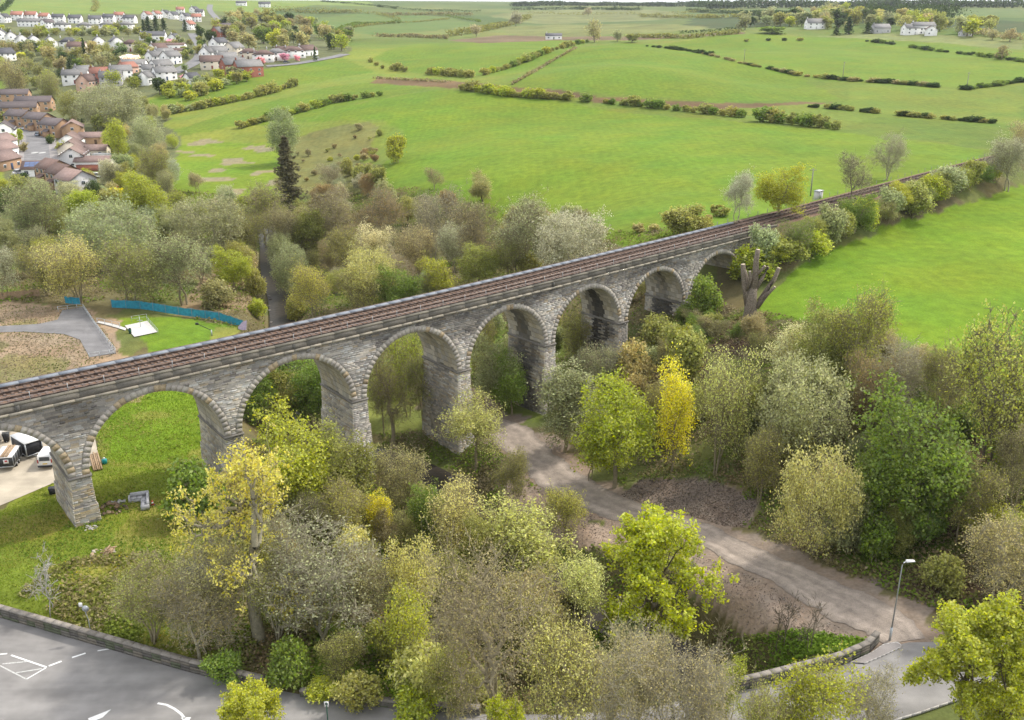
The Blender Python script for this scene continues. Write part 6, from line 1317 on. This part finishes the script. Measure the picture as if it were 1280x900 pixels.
# planks stacked beyond the pier
ps = empty('plank_stack', (*at(120, 577, 0)[:2], 0), R(118)); tag(ps, 'stack of pale timber planks lying beyond the first pier', 'planks', px=118)
for k in range(5):
    for j in range(2 - k % 2): b = MB(); b.box(-2.6, 2.4 + .1 * (k % 3), -.5 + k * .22, -.32 + k * .22, .02 + j * .09, .10 + j * .09); b.build('plank', M_WOOD, ps)
gb = empty('gas_bottle', (*at(131, 579, 0)[:2], 0)); tag(gb, 'teal gas bottle at the end of the plank stack', 'gas bottle', px=131); b = MB(); b.tube([(0, 0, 0), (0, 0, .5), (0, 0, .62)], [.3, .3, .15], 12); b.build('bottle', M_TEAL, gb); b = MB(); b.tube([(0, 0, .62), (0, 0, .75)], .12, 8); b.build('collar', M_WHITEP, gb)
# corner sofa dumped on the grass
p = hit(180, 630); sf = empty('corner_sofa', p, R(20)); tag(sf, 'grey corner sofa dumped on the grass right of the first pier', 'sofa', px=180)
b = MB(); b.box(-1.4, .6, .6, 1.5, .05, .42); b.box(-.3, .6, -1.4, .599, .05, .42); b.build('base', M_SOFA, sf)
for x0, x1, y0, y1 in ((-1.38, -.75, .62, 1.2), (-.73, -.1, .62, 1.2), (-.26, .3, -.05, .58), (-.26, .3, -.7, -.07), (-.26, .3, -1.36, -.72)): b = MB(); b.box(x0, x1, y0, y1, .421, .56); b.build('seat_cushion', M_SOFA, sf)
b = MB(); b.box(-1.4, .6, 1.22, 1.5, .421, .9); b.build('backrest', M_SOFA, sf); b = MB(); b.box(.32, .6, -1.4, 1.219, .421, .9); b.build('backrest', M_SOFA, sf); b = MB(); b.box(-1.62, -1.401, .6, 1.5, .05, .66); b.build('armrest', M_SOFA, sf); b = MB(); b.box(-.3, .6, -1.62, -1.401, .05, .62); b.build('armrest', M_SOFA, sf)
p = hit(191, 632); cn = empty('traffic_cone', p); tag(cn, 'small red and white traffic cone beside the dumped sofa', 'traffic cone', px=191); b = MB(); b.tube([(0, 0, .05), (0, 0, .7)], [.18, .04], 10); b.build('cone', M_RED, cn); b = MB(); b.tube([(0, 0, .3), (0, 0, .48)], [.135, .095], 10); b.build('band', M_WHITEP, cn); b = MB(); b.box(-.24, .24, -.24, .24, 0, .05); b.build('foot', M_BLACKP, cn)
# rubble, firewood and stones
def rock_mesh(seed, mat):
    bm = bmesh.new(); bmesh.ops.create_icosphere(bm, subdivisions=1, radius=.5); r = random.Random(seed)
    for v in bm.verts: v.co *= r.uniform(.7, 1.25); v.co.z *= .7
    me = bpy.data.meshes.new('rock'); bm.to_mesh(me); bm.free(); me.materials.append(mat); return me
ROCKS = [rock_mesh(k, M_RUBBLE) for k in range(5)]
def heap(px, py, n, spread, size, cols, nm, lab, cat, pile=.4):
    p = hit(px, py); o = empty(nm, p); tag(o, lab, cat, None, px)
    for k in range(n):
        a = random.uniform(0, 6.28); q = spread * math.sqrt(random.random()); x, y = q * math.cos(a), q * math.sin(a) * .8
        z = zf1(p[0] + x, p[1] + y) - p[2] + pile * max(0, 1 - q / spread) * random.random(); s = size * random.uniform(.6, 1.4)
        r_ = link('stone', random.choice(ROCKS), o, (x, y, z + s * .15), color=random.choice(cols)); r_.scale = (s, s * random.uniform(.6, 1.2), s * .8); r_.rotation_euler = (random.uniform(-.4, .4), random.uniform(-.4, .4), a)
heap(137, 637, 46, 1.9, .45, [(.22, .15, .09), (.17, .12, .08), (.30, .22, .14), (.10, .08, .06)], 'rubble_heap', 'brown rubble heap on the grass right of the first pier', 'rubble', .6)
heap(147, 628, 14, .7, .4, [(.4, .4, .38), (.32, .31, .3)], 'stone_pile', 'small grey stone pile behind the brown rubble heap', 'stones', .3)
heap(112, 660, 30, .8, .25, [(.42, .40, .37), (.35, .33, .31)], 'stone_pile', 'pale grey stones scattered at the foot of the first pier', 'stones', .15)
heap(128, 692, 26, 1.3, .3, [(.40, .30, .2), (.45, .4, .33)], 'stone_pile', 'pale sandy scrape of stones on the left grass', 'stones', .1)
p = hit(138, 692); fw_ = empty('pallet_pile', p, .5); tag(fw_, 'pile of broken wooden pallets on the left grass', 'pallets', px=138)
for k in range(12): b = MB(); b.box(-.6, .6, -.06, .06, 0, .05); o = b.build('plank', M_WOOD, fw_, (random.uniform(-.25, .25), random.uniform(-.4, .4), .05 + k * .055)); o.rotation_euler = (random.uniform(-.1, .1), random.uniform(-.1, .1), random.uniform(-.5, .5) + (k % 2) * 1.4)
p = hit(66, 617); b = MB(); b.hexa([(-.3, -.3, 0), (.3, -.3, 0), (.3, .3, 0), (-.3, .3, 0), (-.36, -.36, .7), (.36, -.36, .7), (.36, .36, .7), (-.36, .36, .7)]); o = empty('black_tub', p, .4); tag(o, 'black plastic tub at the left foot of the first pier', 'tub', px=66); b.build('body', M_BLACKP, o); b = MB(); b.box(-.4, .4, -.4, .4, .701, .76); b.build('rim', M_BLACKP, o)
# dark sheet roof of an old hut among the shrubs
p = hit(262, 722); ht = empty('ruined_hut', p, R(-6)); tag(ht, 'ruined low hut with dark sheet roof among shrubs by the wall', 'hut', px=262); b = MB(); b.box(-2.0, 2.0, -1.3, 1.3, -.3, 1.2); b.build('wall', M_GREYW, ht)
for k in range(5): b = MB(); b.box(-2.2 + k * .88, -1.34 + k * .88, -1.6, 1.5, 1.21 + .01 * (k % 2), 1.28 + .01 * (k % 2)); b.build('roof_sheet', M_DARKMETAL, ht)
# river stones
k_ = 0
for i in range(3, len(rc) - 2, 1):
    for _ in range(2):
        if random.random() < .24 and k_ < 44 and (rc[i, 1] > 165 and rc[i, 1] < 215 or abs(rc[i, 1] - 112) < 9):
            q = rc[i, :2] + nrm[i] * random.choice([-1, 1]) * random.uniform(1.2, 3.4); s = random.uniform(.35, 1.1); o = link('boulder', random.choice(ROCKS), None, (q[0], q[1], rc[i, 2] + .02), color=np.array(random.choice([(.2, .185, .17), (.27, .25, .23), (.14, .13, .12)]))); o.scale = (s, s * .8, s * .6); o.rotation_euler = (0, 0, random.uniform(0, 6)); tag(o, 'grey boulder lying in the shallow river', 'boulder', 'river boulders', px=k_); k_ += 1
# ---------------- car park furniture
def fence_run(pxs, name, cat, lab, post_h, rails, mat, step=2.0, panel=None, post_r=.035):
    P = hits(np.array(pxs, float)); P = resample(P, step); o = empty(name, P[0]); tag(o, lab, cat, None, pxs[len(pxs) // 2][0]); O = P[0]
    for q in P: b = MB(); b.tube([(0, 0, -.2), (0, 0, post_h)], post_r, 6); b.build('post', mat, o, tuple(q - O))
    for a, c in zip(P[:-1], P[1:]):
        for h in rails: b = MB(); b.tube([a - O + np.array([0, 0, h]), c - O + np.array([0, 0, h])], post_r * .8, 5); b.build('rail', mat, o)
        if panel:
            h0, h1, pm_ = panel; n = 5; b = MB(); t = np.linspace(0, 1, n); dr = np.array([-(c - a)[1], (c - a)[0], 0]) / np.linalg.norm(c - a)
            sag = [random.uniform(-.08, .08) for _ in t]; V = []
            for off in (0, .02):
                for u, s_ in zip(t, sag):
                    for h in (h0, h1 - .25 * math.sin(math.pi * u) * random.random()): V.append(a + (c - a) * u + dr * (s_ * (h - h0) + off) - O + np.array([0, 0, h]))
            F = []
            for k in range(n - 1): F += [(2 * k, 2 * k + 2, 2 * k + 3, 2 * k + 1), (2 * n + 2 * k + 1, 2 * n + 2 * k + 3, 2 * n + 2 * k + 2, 2 * n + 2 * k)]
            b.add(V, F); b.build('net_panel', pm_, o)
    return o
fence_run([(140,386),(180,388),(215,394),(245,398),(275,402),(305,412)], 'netting_fence', 'fence', 'long blue netting fence around the grass beyond the viaduct', 1.9, (1.7,), M_GREYW, 2.4, (.25, 1.8, M_BLUEN))
fence_run([(82,380),(90,381),(101,382)], 'netting_fence', 'fence', 'short piece of blue netting behind the car park', 1.7, (1.5,), M_GREYW, 1.6, (.2, 1.5, M_BLUEN))
fence_run([(-20,378),(0,375),(20,373),(50,371)], 'board_fence', 'fence', 'brown board fence at the left end of the car park', 1.5, (.4, 1.2), M_WOOD, 1.2, (.1, 1.45, M_WOOD))
fence_run([(73,390),(104,386),(120,410),(146,444),(112,449)], 'metal_railing', 'railing', 'silver metal railing around the car park end', 1.05, (.55, 1.02), M_GALV, 1.5, None, .05)
fence_run([(122,404),(150,410)], 'metal_railing', 'railing', 'silver stair handrail beside the white pad', 1.0, (.5, .98), M_GALV, 1.2, None, .04); fence_run([(184,402),(198,418)], 'metal_railing', 'railing', 'thin railing at the right side of the white pad', 1.0, (.5, .98), M_GALV, 1.2, None, .03); fence_run([(165,402),(184,399)], 'metal_railing', 'railing', 'thin railing behind the white pad', 1.0, (.5, .98), M_GALV, 1.2, None, .03)
o = drape_fan(hits(np.array([(156,408),(184,402),(197,416),(168,422)], float))[:, :2], 'concrete_pad', M_CONC, .16); 
o = drape_fan(hits(np.array([(120,404),(124,402),(158,411),(157,414)], float))[:, :2], 'footpath', M_CONC, .14)
p = hit(176, 410); gp = empty('exercise_post', p); tag(gp, 'thin grey post standing on the white pad', 'post', px=176); b = MB(); b.tube([(0, 0, 0), (0, 0, 2.0)], .05, 6); b.build('post', M_GALV, gp); b = MB(); b.tube([(-.5, 0, 1.4), (.5, 0, 1.4)], .04, 6); b.build('crossbar', M_GALV, gp)
p = hit(163, 417); gp = empty('litter_bin', p); tag(gp, 'dark green bin on the corner of the white pad', 'bin', px=163); b = MB(); b.tube([(0, 0, 0), (0, 0, .85)], [.2, .25], 10); b.build('body', M_GREENP, gp); b = MB(); b.tube([(0, 0, .851), (0, 0, 1.0)], [.26, .12], 10); b.build('lid', M_BLACKP, gp)
p = hit(265, 420); br = empty('barrier_arm', p); tag(br, 'black raised barrier arm on the grass by the viaduct', 'barrier', px=255); b = MB(); b.tube([(0, 0, -.2), (0, 0, 1.1)], .12, 8); b.build('post', M_GALV, br); b = MB(); b.tube([(.1, 0, 1.0), (-2.6, .9, 1.9)], [.06, .05], 6); b.build('arm', M_BLACKP, br); b = MB(); b.box(-2.9, -2.4, .75, 1.0, 1.75, 2.1); b.build('counterweight', M_BLACKP, br)
p = hit(303, 414); bn_ = empty('banner', p); tag(bn_, 'pale lilac banner at the end of the blue netting', 'banner', px=302); b = MB(); b.add([(-.7, 0, .2), (.7, .1, .2), (.9, .2, 2.0), (.1, .1, 1.7), (-.7, .02, .8), (.7, .13, .2), (.9, .23, 2.0), (.1, .13, 1.7)], [(0, 1, 2, 3, 4)]); b.build('cloth', M_LILAC, bn_); b = MB(); b.tube([(.92, .2, -.2), (.92, .2, 2.1)], .03, 6); b.build('post', M_GREYW, bn_)
# lineside: fence posts, cabinet, poles
ls = empty('lineside_fence', RP(60, 9.2, 10)); tag(ls, 'row of dark lineside fence posts behind the track', 'fence', px=800); LO = np.array(ls.location)
for s in np.arange(100, 240, 3.2):
    x, y, z = RP(s, 10.3 if s > 118 else 8.9, 0); z = zf1(x, y); b = MB(); b.tube([(0, 0, -.2), (0, 0, 1.25)], .06, 5); b.build('post', M_GREYW, ls, (x - LO[0], y - LO[1], z - LO[2]))
x, y, z = RP(152, 9.6, 0); cb = empty('relay_cabinet', (x, y, zf1(x, y)), math.pi / 2 - heading(150)); tag(cb, 'pale grey relay cabinet beside the railway line', 'cabinet', px=1045); b = MB(); b.box(-.9, .9, -.5, .5, -.3, 2.0); b.build('body', M_CONC, cb); b = MB(); b.box(-1.0, 1.0, -.6, .6, 2.001, 2.12); b.build('roof', M_GALV, cb); b = MB(); b.box(-.4, .4, -.53, -.501, .1, 1.85); b.build('door', M_GALV, cb)
for x, yb, yt, lab in [(1053,100,79,'thin electricity pole in the middle of the right-hand pastures'),(930,78,63,'thin electricity pole on the hedge above the drumlin'),(1208,112,92,'thin electricity pole at the right end of the pasture hedge'),(1013,245,212,'thin dead pole trunk left of the relay cabinet')]:
    p = hit(x, yb); fwp = proj(p)[2]; h = (yb - yt) * fwp / F_PX * 1.05; o = empty('electricity_pole', p); tag(o, lab, 'pole', None, x); b = MB(); b.tube([(0, 0, -.3), (0, 0, h)], [.16, .11], 6); b.build('pole', M_GREYW, o); b = MB(); b.box(-.8, .8, -.06, .06, h - .5, h - .38); b.build('crossarm', M_GREYW, o)
# pollarded dead tree
p = hit(937, 404); pt = empty('pollarded_tree', p); tag(pt, 'dead pollarded tree trunk with sawn grey limbs near the last arch', 'tree', px=940); M_DEAD = plain('dead_bark', (.17, .14, .105), .95, 0, .6, 7, 1.0); M_CUT = plain('sawn_wood', (.5, .42, .3), .8, 0, .15, 6)
fw_ = proj(p)[2]; sc_ = fw_ / F_PX
def limb(pts, rad): 
    P = [np.array((a * sc_, c * sc_, b_ * sc_ * 1.07)) for a, b_, c in pts]; b = MB(); b.tube(P, [r_ * sc_ * .66 for r_ in rad], 9); o = b.build('limb', M_DEAD, pt, smooth=True)
    d = P[-1] - P[-2]; d /= np.linalg.norm(d); b = MB(); b.tube([P[-1] + d * .005, P[-1] + d * .03], rad[-1] * sc_ * .61, 9); b.build('sawn_end', M_CUT, o)
b = MB(); b.tube([(0, 0, -.4), (0, 0, 14 * sc_), (-1 * sc_, 0, 30 * sc_), (1 * sc_, 0, 46 * sc_)], [12 * sc_, 8.5 * sc_, 7.5 * sc_, 4.5 * sc_], 12); b.build('trunk', M_DEAD, pt, smooth=True)
limb([(-4,22,0),(-9,42,2),(-12,58,3),(-14,70,3)], [7,5.5,5,4.5]); limb([(0,36,0),(2,60,1),(1,76,0),(2,88,0)], [7,6,5,4.4]); limb([(6,20,-2),(16,36,-4),(23,52,-5),(28,68,-6)], [6,4.6,4,3.6]); limb([(10,26,2),(22,44,6),(30,60,8)], [5,4,3.4]); limb([(4,40,3),(12,52,6),(18,66,7)], [4.5,3.6,3]); limb([(12,30,-4),(19,40,-8),(24,47,-10)], [3.5,3,2.6]); limb([(-8,40,0),(-5,54,-4),(-7,64,-6)], [3.5,3,2.8]); limb([(1,56,0),(7,64,-3),(11,70,-5)], [3.2,2.8,2.4]); limb([(-3,40,4),(-6,52,10),(-8,60,14)], [4,3.4,3])
# ---------------------------------------------------------------- ground vegetation (uncountable)
def veg_mat():
    m, n, l, b = new_mat('ground_plants'); n.remove(b); out = n['Material Output']; a = n.new('ShaderNodeAttribute'); a.attribute_name = 'tint'
    d = n.new('ShaderNodeBsdfDiffuse'); t = n.new('ShaderNodeBsdfTranslucent'); x = n.new('ShaderNodeMixShader'); x.inputs[0].default_value = .4
    for q in (d, t): l.new(a.outputs['Color'], q.inputs['Color'])
    l.new(d.outputs[0], x.inputs[1]); l.new(t.outputs[0], x.inputs[2]); l.new(x.outputs[0], out.inputs['Surface']); return m
M_VEG = veg_mat()
def keep(x, y, path=2.6, soil=True):
    k = ~inpoly(x, y, ROAD) & ~inpoly(x, y, YARD)
    k &= dist_poly(x, y, PATH_C[::6])[0] > path
    k &= ~inpoly(x, y, CP[0])
    if soil:
        for n_s, c_s, poly_s, r_s, ob_s in WPOLY:
            if n_s == 'bare_soil': k &= ~inpoly(x + (vnoise(x, y, 3, 71) - .5) * 3, y, poly_s)
    k &= dist_poly(x, y, RIVC[:, :2])[0] > 3.3
    d, pv = dist_poly(x, y, np.stack([LX - np.cos(_h) * 4, LY + np.sin(_h) * 4], 1)[::12]); s = SS[0] + pv * 6.0
    return k & ((d > 4.2) | ((s < 110) & (np.min(np.abs(s[:, None] - np.array(PIERS)), 1) > 1.6))) & ~((d < 6) & (s > 110))
def spray(poly, n, size, hgt, cols, name, lab, cat, seed, thr=0.0, blades=False):
    r = np.random.default_rng(seed); P = hits(np.array(poly, float))[:, :2]; lo, hi = P.min(0), P.max(0); q = r.uniform(lo, hi, (int(n * 2.2), 2)); q = q[inpoly(q[:, 0], q[:, 1], P)]
    q = q[keep(q[:, 0], q[:, 1], soil=name != 'gravel' and seed != 446)]; den = vnoise(q[:, 0], q[:, 1], 5, seed) * .6 + vnoise(q[:, 0], q[:, 1], 1.7, seed + 1) * .4; kk = den + r.normal(size=len(den)) * .13 > thr; q = q[kk][:n]; den = den[kk][:n]
    z = zf(q[:, 0], q[:, 1]); n = len(q); ci = np.clip((vnoise(q[:, 0], q[:, 1], 7, seed + 2) * len(cols) * 1.1 + r.normal(size=n) * .5).astype(int), 0, len(cols) - 1); c = np.array(cols)[ci] * r.uniform(.7, 1.35, (n, 1))
    if blades:
        a = r.uniform(0, 6.28, n); w = size * r.uniform(.6, 1.3, n); h = hgt * r.uniform(.5, 1.4, n); dx, dy = np.cos(a) * w, np.sin(a) * w; lean = r.normal(size=(n, 2)) * h[:, None] * .5
        V = np.stack([np.c_[q[:, 0] - dx, q[:, 1] - dy, z], np.c_[q[:, 0] + dx, q[:, 1] + dy, z], np.c_[q + lean, z + h]], 1).reshape(-1, 3); Fq = np.arange(3 * n).reshape(-1, 3); cc = np.repeat(c, 3, 0)
    else:
        pts = np.c_[q, z + r.uniform(.02, 1, n) ** 1.3 * hgt * (.3 + den)]; V, Fq, _ = leaf_cards(r, pts, size, 1.4, .5); cc = np.repeat(c, 4, 0)
    o = link(name, mesh_np(name, V, Fq, M_VEG, {'tint': cc})); stuff(o, lab, cat)
WOODC = [(.26, .20, .11), (.19, .20, .06), (.17, .25, .035), (.24, .21, .09), (.30, .25, .15)]
spray([(280,560),(420,540),(560,540),(620,560),(700,640),(800,690),(900,760),(1000,830),(880,880),(700,895),(520,885),(420,870),(320,850),(240,830),(260,640)], 60000, .24, .7, WOODC, 'undergrowth', 'brambles and dead stems under the trees before the viaduct', 'undergrowth', 400, .3)
spray([(690,520),(780,430),(870,370),(940,390),(1010,400),(1150,440),(1300,520),(1300,790),(1180,770),(1050,715),(900,645),(780,610)], 60000, .24, .7, WOODC, 'undergrowth', 'brambles and leaves on the bank right of the track', 'undergrowth', 410, .3)
spray([(240,400),(340,270),(420,240),(620,260),(780,290),(880,290),(800,420),(700,470),(560,520),(420,480),(330,450)], 50000, .3, .8, WOODC, 'undergrowth', 'scrub under the wood behind the viaduct', 'undergrowth', 420, .3)
spray([(0,380),(0,250),(140,230),(330,250),(320,390),(150,380)], 30000, .36, .9, WOODC, 'undergrowth', 'scrub between estate and car park', 'undergrowth', 430, .3)
GRC = [(.26, .32, .04), (.22, .31, .03), (.33, .33, .07), (.20, .29, .03)]
spray([(-60,765),(-60,640),(0,640),(70,600),(112,572),(100,540),(140,485),(270,478),(300,560),(290,680),(320,780),(300,850),(150,812)], 60000, .05, .16, GRC, 'grass', 'rough grass and weeds on the left around the first pier', 'grass', 440, .12, True)
spray([(20,745),(90,700),(200,690),(300,690),(330,780),(310,852),(240,835),(150,810)], 16000, .22, .5, [(.30, .26, .12), (.24, .26, .06), (.33, .29, .15), (.22, .27, .05)], 'undergrowth', 'pale dead stems and weeds behind the roadside wall', 'undergrowth', 445, .38)
spray([(905,830),(930,795),(1000,790),(1085,803),(1060,822),(980,842)], 7000, .22, .6, [(.20, .30, .04), (.16, .26, .03), (.25, .28, .07)], 'undergrowth', 'green weeds at the bend of the bridge wall', 'undergrowth', 446, .3)
spray([(0,660),(110,570),(150,500),(270,485),(300,560),(280,690),(200,760),(60,740)], 9000, .2, .3, [(.16, .26, .03), (.20, .30, .035), (.30, .30, .08), (.14, .22, .03)], 'weeds', 'docks and coarse weeds standing in the left grass', 'weeds', 447, .56)
spray([(60,700),(160,690),(230,760),(200,800),(60,770)], 500, .14, .25, [(.55, .42, .01)], 'dandelions', 'yellow dandelions in the left grass', 'flowers', 460, .5)
# loose stones on bare soil and track edges
spray([(620,600),(760,650),(940,720),(1080,800),(980,800),(880,740),(700,690)], 9000, .12, .06, [(.24, .20, .17), (.15, .12, .10), (.32, .29, .26)], 'gravel', 'loose stones on the bare soil by the track', 'gravel', 470, .1)
spray([(775,620),(800,600),(880,595),(950,625),(930,660),(880,655)], 6000, .12, .06, [(.18, .14, .11), (.12, .10, .08), (.26, .23, .2)], 'gravel', 'loose stones on the dark soil patch', 'gravel', 471, .1)
spray([(-60,402),(0,380),(110,388),(150,440),(60,480),(-60,500)], 6000, .2, .15, [(.28, .23, .15), (.17, .19, .06), (.33, .27, .18)], 'dry_weeds', 'dry weeds on the waste ground by the car park', 'weeds', 472, .2)
# ---------------------------------------------------------------- air
b = MB(); b.box(-12500, 12500, -500, 12600, -12, 92); hzm, n, l, bs = new_mat('haze_air'); n.remove(bs)
pv = n.new('ShaderNodeVolumePrincipled'); pv.inputs['Color'].default_value = (.86, .92, 1.0, 1); pv.inputs['Density'].default_value = HAZE; pv.inputs['Anisotropy'].default_value = .35; l.new(pv.outputs[0], n['Material Output'].inputs['Volume'])
hz_o = link('haze', b.mesh('haze', hzm)); hz_o['kind'] = 'stuff'
# ---------------------------------------------------------------- labels that would repeat get their place in the row
from collections import defaultdict
ONES = ['', 'first', 'second', 'third', 'fourth', 'fifth', 'sixth', 'seventh', 'eighth', 'ninth', 'tenth', 'eleventh', 'twelfth', 'thirteenth', 'fourteenth', 'fifteenth', 'sixteenth', 'seventeenth', 'eighteenth', 'nineteenth']
def ordinal(k): return ONES[k] if k < 20 else ({2: 'twentieth', 3: 'thirtieth', 4: 'fortieth'}[k // 10] if k % 10 == 0 else {2: 'twenty', 3: 'thirty', 4: 'forty'}[k // 10] + '-' + ONES[k % 10])
by = defaultdict(list)
for o, px in ALL_LABELLED: by[o['label']].append((px, o))
for lab, lst in by.items():
    if len(lst) < 2 or len(lst) > 45: continue
    lst.sort(key=lambda t: t[0])
    for i, (px, o) in enumerate(lst): o['label'] = ('leftmost' if i == 0 else 'rightmost' if i == len(lst) - 1 else ordinal(i + 1) + ' from left') + ' ' + lab
